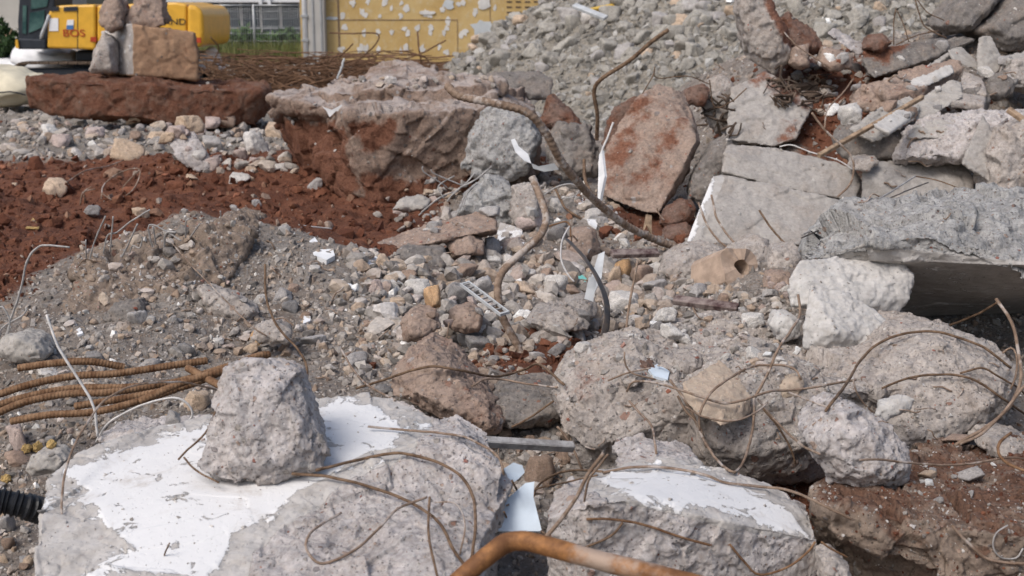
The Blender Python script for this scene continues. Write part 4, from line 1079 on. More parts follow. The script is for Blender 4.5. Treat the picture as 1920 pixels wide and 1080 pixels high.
G = {'gravel': [], 'clods': [], 'pile': [], 'crumbs': []}
KEEP_CRUMBS = {'cracked jagged concrete mass under the rods on the mound': .9, 'dusty block behind the jagged mass at the top of the mound': .9, 'broad dusty concrete mass carrying pale crumbs under the tan tile': 1.0, 'rounded pebbly concrete boulder left of the tan tile': .5, 'large oval concrete boulder with stony face at the right edge': .25,
               'low slab topped with red earth in the lower right corner': .9, 'huge stepped foundation block caked with red brown soil': .12, 'big cream grey slab with flaking white paint filling the lower left': .05,
               'long tilted stone slab lying like a plank across the rubble': .2, 'wedge of pebbly concrete with a white painted top at the bottom centre': .05}
NS = 66000
sx_ = rng.uniform(-160, 2080, NS)
sy_ = rng.uniform(-10, 1150, NS)
for x, y in zip(sx_, sy_):
    hh = hit(x, y)
    if hh is None: continue
    p, nor, c, _d = hh
    if p[1] > 32: continue
    px_m = p[1] / FOC
    w = (2.8 * ((8.0 if 640 < x < 1300 and 430 < y < 720 else 5.0) ** (rng.random() ** (2.0 if 640 < x < 1300 and 430 < y < 720 else 2.7)))) * px_m
    if c is not None:
        kp = KEEP_CRUMBS.get(c['label'], .04)
        if nor[2] < .55 or rng.random() > kp: continue
        G['clods' if 'earth' in c['label'] and rng.random() < .55 else 'crumbs'].append((p, w * .55))
    elif p[1] > 15.3 and p[0] > -2.2:
        G['pile'].append((p, w * 1.2))
    else:
        rdn = redness(p[:1], p[1:2])[0]
        if rdn > .5 and rng.random() < .45: continue
        if rng.random() < rdn * 1.05:
            G['clods'].append((p, w * 1.0))
        else:
            G['gravel'].append((p, w * .95))
MV, MF = ico(2)
MID = []
for i in range(16):
    r = np.random.default_rng(500 + i)
    nn = r.normal(size=(r.integers(6, 12), 3))
    nn /= np.linalg.norm(nn, axis=1)[:, None]
    nn = np.vstack([nn, -nn[:3]])
    q = np.where(MV @ nn.T > .05, r.uniform(.5, 1, len(nn)) / np.maximum(MV @ nn.T, .05), 9.0)
    v = MV * np.clip(q.min(1), .4, 1.3)[:, None]
    MID.append((v + MV * (.18 * facets(v * 2.4 + i * 9, 3))[:, None]) * [1, .9, .75])
RUB = [([(130, 470), (440, 415), (430, 560), (200, 600)], 60, 11, 34), ([(610, 145), (930, 145), (930, 165), (600, 170)], 26, 9, 22),
       ([(660, 470), (1000, 470), (1240, 490), (1260, 620), (1100, 650), (900, 660), (720, 640), (640, 560)], 480, 17, 54), ([(740, 340), (1130, 340), (1240, 470), (940, 480), (690, 420)], 110, 14, 36),
       ([(1450, 90), (1920, 40), (1920, 300), (1560, 260)], 130, 12, 34), ([(0, 222), (520, 236), (560, 325), (400, 332), (300, 296), (0, 302)], 220, 13, 40), ([(560, 560), (700, 560), (1080, 650), (1050, 730), (700, 740), (560, 700)], 130, 12, 34),
       ([(100, 600), (560, 560), (600, 700), (60, 720)], 110, 11, 30), ([(1220, 600), (1460, 560), (1500, 720), (1280, 660)], 70, 11, 28), ([(0, 700), (420, 700), (420, 800), (180, 830), (60, 1080), (0, 1080)], 90, 12, 34),
       ([(900, 800), (1060, 790), (1090, 880), (1020, 1010), (900, 1080)], 70, 14, 42), ([(1230, 480), (1330, 540), (1500, 540), (1480, 600), (1250, 600)], 60, 12, 34)]
V, F, off, RUBN = [], [], 0, 0
for poly, n, a, b in RUB:
    q = np.array(poly, float)
    xs, ys = rng.uniform(q[:, 0].min(), q[:, 0].max(), n * 4), rng.uniform(q[:, 1].min(), q[:, 1].max(), n * 4)
    ok = np.where(sd_poly(xs, ys, poly) > 0)[0][:n]
    for j in ok:
        hh = hit(xs[j], ys[j])
        if hh is None or (hh[2] is not None and not any(w_ in hh[2]['label'] for w_ in ('dusty', 'low slab', 'cracked jagged', 'huge stepped'))): continue
        s_ = a * (b / a) ** (rng.random() ** 1.4) / 2 * hh[0][1] / FOC
        e = np.array(Euler((rng.uniform(-.5, .5), rng.uniform(-.5, .5), rng.uniform(-3, 3))).to_matrix())
        v = (MID[int(rng.integers(16))] * rng.uniform(.75, 1.2, 3) * s_) @ e + hh[0] + [0, s_ * .4, s_ * .35]
        V.append(v); F.append(MF + off); off += len(v); RUBN += 1
CL, CF, co_ = [], [], 0
for j in range(190):
    x, y = rng.uniform(-60, 640), rng.uniform(300, 610)
    hh = hit(x, y)
    if hh is None or hh[2] is not None or redness(hh[0][:1], hh[0][1:2])[0] < .55: continue
    s_ = 8 * (4.5 ** (rng.random() ** 1.6)) / 2 * hh[0][1] / FOC
    v = (MID[int(rng.integers(16))] * rng.uniform(.75, 1.2, 3) * s_) @ np.array(Euler(rng.uniform(-3, 3, 3)).to_matrix()) + hh[0] + [0, 0, s_ * .15]
    CL.append(v); CF.append(MF + co_); co_ += len(v)
tag(link('soil_lumps', np_mesh('soil_lumps', np.vstack(CL), np.vstack(CF), M['clods'])), kind='stuff')
tag(link('rubble', np_mesh('rubble', np.vstack(V), np.vstack(F), M['rubble'])), kind='stuff')
grains('gravel', G['gravel'], M['gravel'])
grains('soil_clods', G['clods'], M['clods'])
grains('pile_gravel', G['pile'], M['pilegravel'])
grains('concrete_crumbs', G['crumbs'], M['dust'])
print('GRAINS', {k: len(v) for k, v in G.items()}, 'STONES', len(LIST))

# ------------------------------------------------------------------ bars, wires and cables
def path_drape(pts, rad, lift=0.0):
    """a wire lying on what is under it: its points sit just above the first surface met"""
    q = catmull([(a, b, 0) for a, b in pts], 7.0)[:, :2]
    ys = []
    for a, b in q:
        h_ = hit(a, b)
        ys.append(h_[0][1] if h_ else (ys[-1] if ys else 5.0))
    ys = np.array(ys)
    pad = np.pad(ys, 5, mode='edge')
    mn = np.array([pad[i:i + 11].min() for i in range(len(ys))])
    pad = np.pad(mn, 6, mode='edge')
    sm = np.array([pad[i:i + 13].mean() for i in range(len(ys))])
    y = np.minimum(sm, ys - rad * .6) - rad * .8 - lift
    return np.array([P(a, b, c) for (a, b), c in zip(q, y)])

def wire(label, pts, px, mat='rust', Y=None, name='wire', cat='wire', group=None, ribs=0.0, rib_len=.02, lift=0.0, sides=8, taper=1.0, kink=.3):
    """pts: (px, py) or (px, py, Y); px: thickness in the photograph; Y: (first, last) distance, else it lies on the rubble"""
    if len(pts[0]) == 3:
        pth = catmull([P(*p) for p in pts], .012 if not ribs else rib_len / 6)
    elif Y is not None:
        L = np.concatenate([[0], np.cumsum([math.hypot(b[0] - a[0], b[1] - a[1]) for a, b in zip(pts, pts[1:])])])
        pth = catmull([P(a, b, Y[0] + (Y[1] - Y[0]) * l / L[-1]) for (a, b), l in zip(pts, L)], .012 if not ribs else rib_len / 6)
    else:
        d0 = hit(*pts[len(pts) // 2])
        r0 = px / 2 / FOC * (d0[0][1] if d0 else 5)
        pth = path_drape(pts, r0, lift)
        if ribs: pth = catmull(pth, rib_len / 6)
    yd = float(np.median(pth[:, 1]))
    r_ = px / 2 / FOC * yd * (.69 if px < 14 else 1)
    if kink and not ribs:
        pth = pth + r_ * kink * np.stack([fbm(pth * 22 + 3, 2, 5), fbm(pth * 22 + 9, 2, 6), fbm(pth * 22 + 15, 2, 7)], 1) * 1.6
    pth = pth[np.concatenate([[True], np.linalg.norm(np.diff(pth, axis=0), axis=1) > 1e-5])]
    rad = r_ * (np.linspace(1, taper, len(pth)))
    if not ribs: rad = rad * (1 + .10 * fbm(pth * 40, 2, 9))
    org = pth[-1] if pth[-1][2] < pth[0][2] else pth[0]
    co, qd, tr = tube(pth - org, rad, 12 if ribs else sides, ribs, rib_len)
    V, F = tri_mesh([(co, qd, tr)])
    me = np_mesh(name, V, F, M[mat], True)
    o = link(name, me, loc=org)
    return tag(o, label, cat, group)

def rebar(label, pts, px, mat='rust', Y=None, ribs=.16, rib_len=.022, **kw):
    return wire(label, pts, px, mat, Y, 'rebar', 'rebar', ribs=ribs, rib_len=rib_len, **kw)

GW, GB = 'thin wires lying over the concrete', 'steel rods sticking out of the mound'
# big bars
rebar('thick rusty ribbed bar curving up over the foundation and hooked at its tip', [(838, 160, 7.0), (862, 180, 6.95), (930, 194, 6.9), (990, 212, 6.9), (1024, 250, 6.95), (1046, 292, 7.0), (1075, 332, 7.1), (1116, 376, 7.3), (1170, 420, 7.5), (1230, 450, 7.7), (1276, 466, 7.8)], 15, 'rust_tan', rib_len=.032)
rebar('brown bar bent to the right in front of the pale stone pile', [(1119, 262, 8.6), (1120, 215, 8.5), (1114, 172, 8.45), (1128, 148, 8.4), (1180, 114, 8.35), (1222, 78, 8.3), (1253, 56, 8.3)], 11, 'rust', rib_len=.03)
rebar('snaking dusty bar standing in the middle of the rubble', [(998, 332, 5.75), (1014, 372, 5.7), (1024, 410, 5.65), (1012, 442, 5.6), (976, 476, 5.55), (941, 512, 5.5), (933, 548, 5.45), (944, 598, 5.42), (966, 640, 5.4), (990, 690, 5.38)], 15, 'rust_tan', rib_len=.024, ribs=.1)
rebar('brown rod sloping along in front of the leaning slab', [(1095, 300), (1098, 340), (1120, 378), (1150, 405)], 9, 'rust', lift=.02)
wire('dark brown bar lying behind the curved bar top', [(1040, 350), (1060, 390), (1090, 410)], 7, 'rust', name='rebar', cat='rebar')
for a, (lb, pts) in enumerate([
    ('uppermost rusty ribbed bar at the left edge', [(34, 690, 4.7), (110, 680, 4.72), (170, 678, 4.75), (232, 688, 4.8)]),
    ('rusty ribbed bar sweeping from the left edge up to the right', [(-40, 752, 4.25), (60, 720, 4.32), (140, 705, 4.38), (220, 700, 4.42), (330, 684, 4.5), (388, 676, 4.55)]),
    ('middle rusty ribbed bar of the bundle at left', [(-40, 772, 4.2), (50, 744, 4.27), (140, 728, 4.33), (240, 726, 4.37), (330, 716, 4.45), (430, 686, 4.55)]),
    ('lower rusty ribbed bar of the bundle at left', [(-40, 792, 4.15), (40, 756, 4.22), (130, 738, 4.28), (200, 736, 4.3), (290, 724, 4.38)]),
    ('short rusty ribbed bar lying across the bundle toward the conical rock', [(262, 752, 4.2), (330, 722, 4.25), (400, 700, 4.3), (460, 690, 4.35)]),
    ('rusty ribbed bar reaching behind the conical rock', [(140, 762, 4.22), (260, 742, 4.3), (360, 720, 4.36), (470, 672, 4.5), (505, 664, 4.55)]),
    ('rusty bar end pointing down at the conical rock', [(352, 690, 4.4), (385, 708, 4.3), (425, 730, 4.2)]),
    ('lowest straight rusty ribbed bar of the bundle', [(20, 790, 4.15), (90, 778, 4.17), (180, 772, 4.2), (260, 752, 4.25), (330, 730, 4.33)])]):
    rebar(lb, pts, 14.5, 'rust_orange', ribs=.13, rib_len=.0125)
wire('rusty pipe with a sharp elbow at the bottom edge', [(800, 1150, 2.50), (870, 1080, 2.55), (925, 1034, 2.58), (950, 1018, 2.60), (978, 1014, 2.60), (1010, 1020, 2.58), (1120, 1050, 2.52), (1260, 1085, 2.45), (1420, 1125, 2.38)], 41, 'rust_pipe', name='pipe', cat='pipe', sides=24, kink=0)
# rods on the mound
for lb, pts, w in [
    ('tall thin rod leaning right at the left end of the mound', [(166, 494), (180, 446), (198, 405)], 4.5), ('short stub beside the tall leaning rod', [(162, 488), (161, 450)], 4),
    ('straight upright rod second from the left tall rod', [(206, 472), (212, 406)], 4.5), ('long crooked rod bent over to the right above the mound', [(194, 474), (202, 441), (219, 436), (246, 415), (281, 393)], 4.5),
    ('slanting rod in the middle of the mound rods', [(229, 482), (258, 420)], 5), ('tiny bent hook rod on the mound', [(243, 474), (249, 460), (262, 465), (268, 444)], 4),
    ('hairpin rod bent over at the mound crest', [(288, 470), (278, 428), (287, 421), (312, 434), (340, 452)], 4.5), ('upright rod inside the hairpin rod', [(294, 468), (287, 424)], 4.5),
    ('thick stub bent right at its top on the mound', [(308, 472), (311, 438), (330, 436)], 6), ('short rod with a hooked tip near the mound peak', [(348, 446), (349, 416), (355, 411)], 4.5),
    ('short rod leaning right near the mound peak', [(356, 446), (374, 420)], 4.5), ('single peg on the peak of the mound', [(415, 416), (413, 396)], 4)]:
    wire(lb, pts, w, 'wire_grey', (6.12, 6.08) if pts[0][0] < 270 else (6.22, 6.18) if pts[0][0] < 400 else (6.75, 6.7), 'rebar', 'rod', GB)
wire('tall pale rod bent over to the right at the far left', [(8, 640, 5.5), (24, 587, 5.5), (41, 535, 5.5), (51, 488, 5.5), (70, 464, 5.5), (90, 460, 5.5), (130, 464, 5.5)], 6, 'wire_grey', name='rebar', cat='rod', group=GB)
wire('low bent pale rod rising from the pale oval stone', [(0, 632, 5.3), (4, 615, 5.3), (44, 590, 5.3), (50, 578, 5.3)], 5, 'wire_grey', name='rebar', cat='rod', group=GB)
wire('short pale rod at the very left edge', [(14, 630), (18, 600), (4, 575), (-6, 580)], 5, 'wire_grey', (5.2, 5.2), 'rebar', 'rod', GB)
wire('long rod lying along the left slope of the mound', [(57, 622), (103, 572), (144, 520)], 6, 'wire_grey', (5.9, 6.2), 'rebar', 'rod', GB)
wire('upper of the rods reaching right from the small block', [(531, 419), (575, 424), (622, 429)], 4, 'wire_pale', (7.6, 7.8), 'rebar', 'rod', GB)
wire('lower of the rods reaching right from the small block', [(538, 434), (590, 444), (634, 453)], 4, 'wire_pale', (7.5, 7.7), 'rebar', 'rod', GB)
wire('rod sloping down right behind the mound', [(515, 440), (560, 455), (600, 474)], 4, 'wire_grey', (7.3, 7.2), 'rebar', 'rod', GB)
wire('brown wire running down the face of the mound', [(310, 440), (352, 490), (420, 560), (470, 610), (500, 630)], 3.5, 'rust_tan', group=GW)
wire('upright brown rod curving down in front of the mound', [(497, 495, 4.75), (500, 560, 4.7), (520, 612, 4.65), (558, 655, 4.6), (575, 690, 4.55), (572, 745, 4.5)], 7, 'rust', name='rebar', cat='rod')
wire('pale steel wire bent at the knee at left', [(88, 590, 4.05), (108, 648, 4.02), (150, 716, 4.0), (175, 762, 3.98), (182, 818, 3.96)], 8, 'wire_pale', name='wire')
wire('white cable arching beside the grey conical rock', [(180, 828, 4.0), (205, 792, 3.98), (270, 758, 3.96), (325, 746, 3.95), (352, 758, 3.95), (361, 778, 3.95), (345, 796, 3.96)], 6.5, 'wire_pale', name='cable', cat='cable')
wire('long loose brown wire hanging down over the painted slab end', [(122, 1085), (118, 1000), (116, 930), (128, 865), (150, 815), (172, 780), (200, 748), (255, 722), (330, 716), (380, 724), (425, 738)], 6.5, 'rust_tan', (2.92, 3.9), group=GW)
wire('kinked wire poking from under the conical rock', [(405, 770, 3.42), (385, 812, 3.36), (350, 845, 3.33), (334, 862, 3.32)], 6, 'rust', group=GW)
wire('short wire joining the kinked wire to the conical rock foot', [(345, 858, 3.31), (368, 882, 3.25), (410, 905, 3.2)], 6, 'rust', group=GW)
wire('short upright stub in the white paint', [(303, 1060), (310, 1035), (318, 1018)], 5, 'rust', (2.93, 2.9), group=GW)
wire('long wire curving over the broken right face of the painted slab', [(548, 888), (620, 895), (700, 915), (770, 942), (822, 978), (850, 1030), (872, 1062)], 9, 'rust', group=GW)
wire('arched wire from the conical rock ending in a hook over the slab', [(592, 882), (660, 865), (740, 850), (800, 860), (855, 886), (885, 925), (892, 985), (884, 1045)], 9, 'rust', group=GW, lift=.006)
wire('wire dropping straight down the slab face', [(806, 932), (803, 990), (808, 1030), (822, 1090)], 7.5, 'rust', group=GW)
wire('looped wire lying on the slab like an open oval', [(640, 962), (600, 985), (578, 1005), (574, 1030), (600, 1056), (640, 1045), (680, 1020), (716, 985), (745, 955), (800, 932)], 8, 'rust_tan', group=GW)
wire('faint wire lying at the right end of the slab face', [(815, 942), (855, 945), (872, 985), (862, 1040)], 5, 'rust_tan', group=GW)
# by the sloping boulder
wire('long wire passing over the sloping boulder to the right', [(668, 728), (720, 712), (770, 695), (815, 687), (870, 696), (930, 706), (985, 692), (1012, 683), (1058, 722)], 7.5, 'rust', group=GW, lift=.02)
wire('wire looping behind the sloping boulder', [(885, 724), (910, 711), (945, 712), (990, 720), (1045, 726)], 6, 'rust_tan', group=GW, lift=.02)
wire('short wire rising from the dark concrete', [(960, 800), (990, 785), (1038, 752)], 6, 'rust', group=GW)
wire('thin wire leaning on the left of the sloping boulder', [(640, 655), (660, 690), (690, 722), (740, 750)], 6, 'rust_tan', group=GW)
wire('wire in the gap running off the slab corner', [(690, 800), (745, 805), (850, 815), (900, 832), (935, 858), (945, 890)], 7, 'rust_tan', group=GW, lift=.02)
wire('thick twisted wire hook standing left of the white topped wedge', [(1018, 1015, 3.0), (1050, 975, 3.0), (1082, 930, 3.0), (1105, 885, 3.0), (1132, 850, 3.0)], 12, 'rust_tan', name='rebar', cat='rebar')
wire('second strand of the twisted hook', [(1140, 852, 3.02), (1122, 876, 3.04), (1104, 900, 3.05), (1096, 940, 3.06)], 7, 'rust_tan', group=GW)
for lb, pts, w in [('first crossing wire in the dark gap', [(968, 925), (990, 970), (1020, 1000), (1060, 1020)], 7), ('second crossing wire in the dark gap', [(945, 960), (955, 985), (965, 1010)], 6),
                   ('curved wire sweeping up from the dark gap to the hook', [(972, 992), (996, 940), (1010, 910), (1045, 888), (1085, 882), (1130, 884)], 7), ('thin level wire in the dark gap', [(950, 948), (985, 932), (1010, 915), (1060, 905), (1120, 890)], 5),
                   ('short wire across the pale sheet', [(960, 900), (980, 945), (998, 1010)], 6)]:
    wire(lb, pts, w, 'rust', group=GW, lift=.07)
wire('wire dropping from under the rounded boulder', [(1045, 800), (1056, 812), (1076, 845), (1092, 882)], 7, 'rust_tan', group=GW, lift=.05)
wire('pale wire lying along the top of the white topped wedge', [(1130, 886), (1190, 876), (1260, 878), (1320, 890), (1360, 905), (1420, 912), (1480, 920), (1540, 945), (1598, 974)], 8, 'rust_tan', group=GW, lift=.015)
wire('rusty wire lying on the front face of the wedge', [(1100, 974), (1150, 974), (1210, 985), (1270, 1005), (1332, 1022)], 7.5, 'rust_orange', group=GW)
wire('short branch below the rusty wire on the wedge', [(1168, 980), (1145, 1005), (1088, 1030)], 7, 'rust', group=GW)
wire('rusty wire looping at the right end of the wedge', [(1368, 1020), (1395, 1052), (1425, 1078), (1480, 1062), (1514, 1035), (1528, 1016)], 7, 'rust_orange', group=GW)
wire('short rusty wire end right of the wedge', [(1540, 1016), (1560, 1030), (1588, 1045)], 6, 'rust_orange', group=GW, lift=.05)
# over the boulders at right
for lb, pts, w, m, lf in [
    ('wire crossing the tan tile from boulder to oval boulder', [(1175, 735), (1188, 716), (1230, 718), (1290, 736), (1350, 755), (1395, 750), (1440, 735), (1500, 730), (1560, 720), (1605, 712)], 7, 'rust_tan', .025),
    ('loop wire falling between the boulders into the gap', [(1256, 712), (1290, 760), (1310, 805), (1335, 850), (1360, 878), (1382, 884), (1400, 850), (1412, 800), (1415, 745)], 8, 'rust_tan', .03),
    ('arched wire crossing the tan tile upward', [(1312, 808), (1312, 775), (1335, 735), (1375, 704), (1410, 688), (1460, 684), (1490, 692), (1502, 712)], 7, 'rust_tan', .03),
    ('second wire doubling the falling loop', [(1270, 742), (1285, 770), (1312, 800), (1325, 840)], 7, 'rust_tan', .045),
    ('wire sagging below the tan tile', [(1285, 762), (1320, 782), (1370, 790), (1410, 778), (1440, 755)], 6, 'rust_tan', .03),
    ('wire leaning down the face of the rounded boulder', [(1180, 752), (1200, 775), (1222, 800), (1230, 850)], 7, 'rust_tan', .02),
    ('wire lying diagonal on the rounded boulder', [(1140, 714), (1175, 700), (1220, 690)], 5, 'rust_tan', .01),
    ('forked wire running down right of the tan tile', [(1420, 748), (1455, 790), (1500, 832), (1538, 852)], 7, 'rust_tan', .02),
    ('dark twin of the forked wire', [(1430, 765), (1462, 805), (1482, 840), (1492, 870)], 6, 'rust', .02),
    ('straight wire pointing right from the tan shard', [(1478, 735), (1520, 752), (1556, 765)], 6, 'rust_tan', .01),
    ('big arched wire over the oval boulder', [(1548, 770), (1590, 715), (1610, 680), (1650, 642), (1700, 625), (1750, 622), (1800, 634), (1850, 655), (1895, 690)], 7.5, 'rust', .012),
    ('wire swooping across the middle of the oval boulder', [(1655, 728), (1700, 710), (1760, 702), (1820, 710), (1870, 740), (1940, 790)], 7, 'rust', .012),
    ('thin wire curling under the cream flake', [(1600, 712), (1606, 735), (1622, 760), (1640, 775)], 5, 'rust_tan', .01),
    ('short wire rising right over the oval boulder', [(1800, 700), (1840, 690), (1870, 705), (1910, 728), (1935, 755)], 6, 'rust', .012)]:
    wire(lb, pts, w, m, group=GW, lift=lf)
wire('tall bent tan wire standing before the white triangular chunk', [(1416, 745, 4.0), (1440, 700, 4.02), (1462, 650, 4.08), (1490, 610, 4.2), (1500, 585, 4.28), (1496, 552, 4.3)], 8, 'rust_tan')
wire('tan stick standing upright above the rounded boulder', [(1196, 488), (1182, 560), (1175, 610), (1171, 665)], 7, 'rust_tan', (4.95, 4.8), 'rebar', 'rod')
wire('thin tan wire continuing down over the rounded boulder', [(1171, 660), (1172, 680), (1186, 700), (1230, 712)], 5, 'rust_tan', group=GW, lift=.012)
wire('large brown bar arching at the right edge under the tilted slab', [(1868, 560, 4.3), (1895, 600, 4.25), (1910, 660, 4.2), (1914, 715, 4.1), (1890, 765, 4.0), (1850, 800, 3.92), (1790, 835, 3.9)], 10, 'rust_tan', name='rebar', cat='rebar')
wire('second bar crossing the arch at the right edge', [(1960, 690, 4.05), (1915, 730, 4.0), (1880, 775, 3.95), (1838, 815, 3.9), (1800, 832, 3.88)], 9, 'rust_tan', name='rebar', cat='rebar')
wire('small wire loop at the right edge above the oval boulder', [(1880, 662, 4.25), (1895, 652, 4.25), (1906, 664, 4.22), (1906, 700, 4.2), (1895, 730, 4.2)], 6, 'rust_tan', group=GW)
wire('dark bar lying in the hollow under the tilted slab', [(1775, 612, 5.2), (1830, 590, 5.1), (1872, 566, 5.0)], 7, 'rust', name='rebar', cat='rebar')
wire('pale wire stretched from the round knobbly lump to the right', [(1612, 862), (1650, 862), (1706, 868), (1770, 872), (1830, 868), (1890, 858), (1930, 862)], 6.5, 'rust_tan', (3.34, 3.6), group=GW)
wire('hooked rusty wire at the right edge', [(1896, 812, 3.55), (1874, 830, 3.5), (1872, 850, 3.48), (1890, 870, 3.45), (1940, 888, 3.4)], 9, 'rust_orange', group=GW)
wire('long wire at the lower right corner', [(1785, 985), (1812, 1015), (1845, 1045), (1885, 1055), (1940, 1056)], 9, 'rust_tan', group=GW)
wire('curled wire ring in the lower right corner', [(1890, 985), (1868, 1000), (1862, 1025), (1876, 1045), (1905, 1046), (1918, 1028)], 5, 'wire_grey', group=GW)
# on the heap
for lb, pts, w, m, Y in [
    ('left of three brown wires hanging over the white edged block', [(1310, 380), (1325, 420), (1345, 448), (1366, 466)], 6, 'rust_tan', (7.6, 7.4)), ('middle brown wire over the white edged block', [(1334, 366), (1345, 410), (1370, 448), (1388, 462)], 6, 'rust_tan', (7.7, 7.4)),
    ('right brown wire over the white edged block', [(1424, 395), (1446, 428), (1478, 462), (1495, 470)], 6, 'rust', (7.5, 7.2)),
    ('pale stick bent down beside the coping stone', [(1522, 212), (1548, 245), (1590, 285), (1601, 312), (1594, 345), (1570, 370)], 6, 'rust_tan', (8.0, 7.9)),
    ('long dark wire reaching from the blue grey slab up to the right', [(1505, 440), (1560, 415), (1620, 388), (1670, 360), (1716, 330)], 5, 'wire_grey', (5.6, 6.6)),
    ('second long wire doubling the first above the slab', [(1503, 446), (1580, 412), (1640, 385), (1690, 362), (1740, 342)], 4, 'strap', (5.5, 6.5)),
    ('thin wire sagging across to the right edge above the slab', [(1716, 330), (1770, 342), (1830, 366), (1935, 396)], 3.5, 'rust', (6.6, 6.2)),
    ('white thread on the top of the coping stone', [(1462, 275), (1485, 272), (1520, 285), (1570, 300), (1600, 318)], 3.5, 'wire_pale', (8.15, 8.0)),
    ('curved pale root on the red earth', [(1546, 240), (1552, 205), (1580, 175), (1600, 148)], 4.5, 'rust_tan', (9.4, 9.8)),
    ('dark twig leaning against the pointed boulder', [(1470, 60), (1490, 82), (1515, 100), (1560, 130)], 4, 'rust_tan', (10.0, 9.9)),
    ('dead twig fan left stem on the heap', [(1676, 84), (1676, 40), (1680, 15)], 3, 'rust', (10.4, 10.4)), ('dead twig fan middle stem on the heap', [(1704, 78), (1694, 45), (1682, 20)], 3, 'rust', (10.4, 10.4)),
    ('tall dead twig forking over the beam like slab', [(1775, 72), (1735, 50), (1722, 20), (1714, -10)], 3.5, 'rust', (10.4, 10.4)), ('branch of the tall dead twig', [(1770, 38), (1738, 22), (1716, -6)], 3, 'rust', (10.4, 10.4)),
    ('low dead twig lying along the beam like slab', [(1680, 84), (1720, 66), (1760, 58)], 3, 'rust', (10.4, 10.5)),
    ('wire curling in the dark gap right of the leaning slab', [(1330, 150), (1340, 200), (1372, 190), (1400, 165)], 3.5, 'rust', (9.2, 9.3)),
    ('thin branch above the leaning brown slab', [(1205, 175), (1225, 140), (1228, 125), (1232, 146), (1290, 143), (1330, 158)], 3, 'rust', (9.0, 9.2)),
    ('wooden stick poking through the pale stones', [(1150, 230), (1124, 300), (1128, 340), (1122, 370)], 6, 'wire_pale', (8.5, 8.3)),
    ('rusty wire bent at the foot of the leaning slab', [(1030, 424), (1060, 416), (1068, 424), (1070, 445)], 5, 'rust_orange', (7.3, 7.2)),
    ('white cable hanging by the flat dark strap', [(1068, 424), (1054, 450), (1052, 485), (1062, 510), (1076, 528)], 5, 'wire_pale', (5.9, 5.7)),
    ('thin tan stick standing left of the curved bar', [(842, 605), (838, 632), (834, 656)], 4.5, 'rust_tan', (5.1, 5.1)),
    ('wire loop by the thick bent bar', [(1020, 365), (1045, 350), (1070, 345), (1086, 355), (1076, 368), (1052, 372)], 4, 'wire_grey', (7.6, 7.6))]:
    wire(lb, pts, w, m, Y, group=GW)
# thin grey rods on the jagged lump
RODS = [[(793, 312), (794, 322), (830, 345), (838, 352)], [(808, 318), (815, 326), (860, 345), (872, 350)], [(862, 352), (890, 338), (922, 312)], [(845, 368), (872, 345), (890, 325)], [(838, 378), (858, 355), (905, 330)], [(832, 372), (822, 352), (830, 342), (852, 330)],
        [(868, 388), (878, 360), (894, 345)], [(862, 392), (872, 368), (886, 352)], [(790, 398), (815, 378), (838, 366)], [(785, 404), (822, 372), (850, 360)]]
RN = ['topmost kinked', 'second kinked', 'long right reaching', 'straight steep', 'flat slanting', 'hooked', 'dark steep', 'dark short', 'low pale', 'lowest pale']
for nm, pts in zip(RN, RODS):
    wire(f'{nm} thin grey rod on the jagged lump', pts, 4, 'wire_grey', (7.95, 8.0), 'rebar', 'rod', 'thin grey rods on the jagged lump', kink=0)
# dry roots on the red earth bank
for lb, pts in [('dry pale root looping on the red earth', [(190, 370), (196, 345), (228, 322), (262, 318), (250, 355), (215, 375), (190, 362)]), ('dry root lying along the red earth crest', [(120, 345), (160, 320), (200, 312), (232, 300)]),
                ('dry root hanging down the red earth', [(150, 385), (155, 362), (172, 350)]), ('second dry root hanging down the red earth', [(160, 380), (158, 360), (178, 355)]), ('thin root on the red earth by the tilted block', [(262, 318), (230, 352), (235, 362)])]:
    wire(lb, pts, 3.5, 'rust_tan', name='root', cat='root', group='dry roots on the red earth', lift=.02)

# ------------------------------------------------------------------ sheets, boards and other bits
def sheet(name, label, cat, pts, mat, th=.006, bend=.0, Y=None, lift=.03):
    """a thin broken sheet from its outline, leaning on what is under it"""
    Q = []
    for p in pts:
        if len(p) == 3: Q.append(P(*p))
        else:
            h_ = hit(*p)
            Q.append(P(p[0], p[1], h_[0][1] - lift))
    Q = np.array(Q)
    m = Q.mean(0)
    u_, s_, vt = np.linalg.svd(Q - m)
    n_ = vt[2] if vt[2] @ FWD < 0 else -vt[2]
    Q = Q - np.outer((Q - m) @ n_, n_) * .85
    bm = bmesh.new()
    f = bm.faces.new([bm.verts.new(q - m) for q in Q])
    r_ = bmesh.ops.extrude_face_region(bm, geom=[f])
    for v in r_['geom']:
        if isinstance(v, bmesh.types.BMVert): v.co += Vector(-n_ * th)
    bmesh.ops.recalc_face_normals(bm, faces=bm.faces)
    o = bm_obj(name, bm, M[mat], loc=m)
    return tag(o, label, cat)

def board(name, label, cat, a, b, wpx, mat, th=.02, tilt=.5):
    """a straight board between two points [(px, py, Y)]"""
    A, B = P(*a), P(*b)
    L = np.linalg.norm(B - A)
    w = wpx / FOC * (a[2] + b[2]) / 2
    bm = bmesh.new()
    add_box(bm, (0, -w / 2, -th / 2), (L, w / 2, th / 2), min(th, w) * .12)
    o = bm_obj(name, bm, M[mat], loc=A)
    x = Vector(B - A).normalized()
    z = Vector((0, -tilt, 1)).normalized()
    y = z.cross(x).normalized()
    z = x.cross(y)
    o.rotation_euler = Matrix((x, y, z)).transposed().to_euler()
    return tag(o, label, cat)

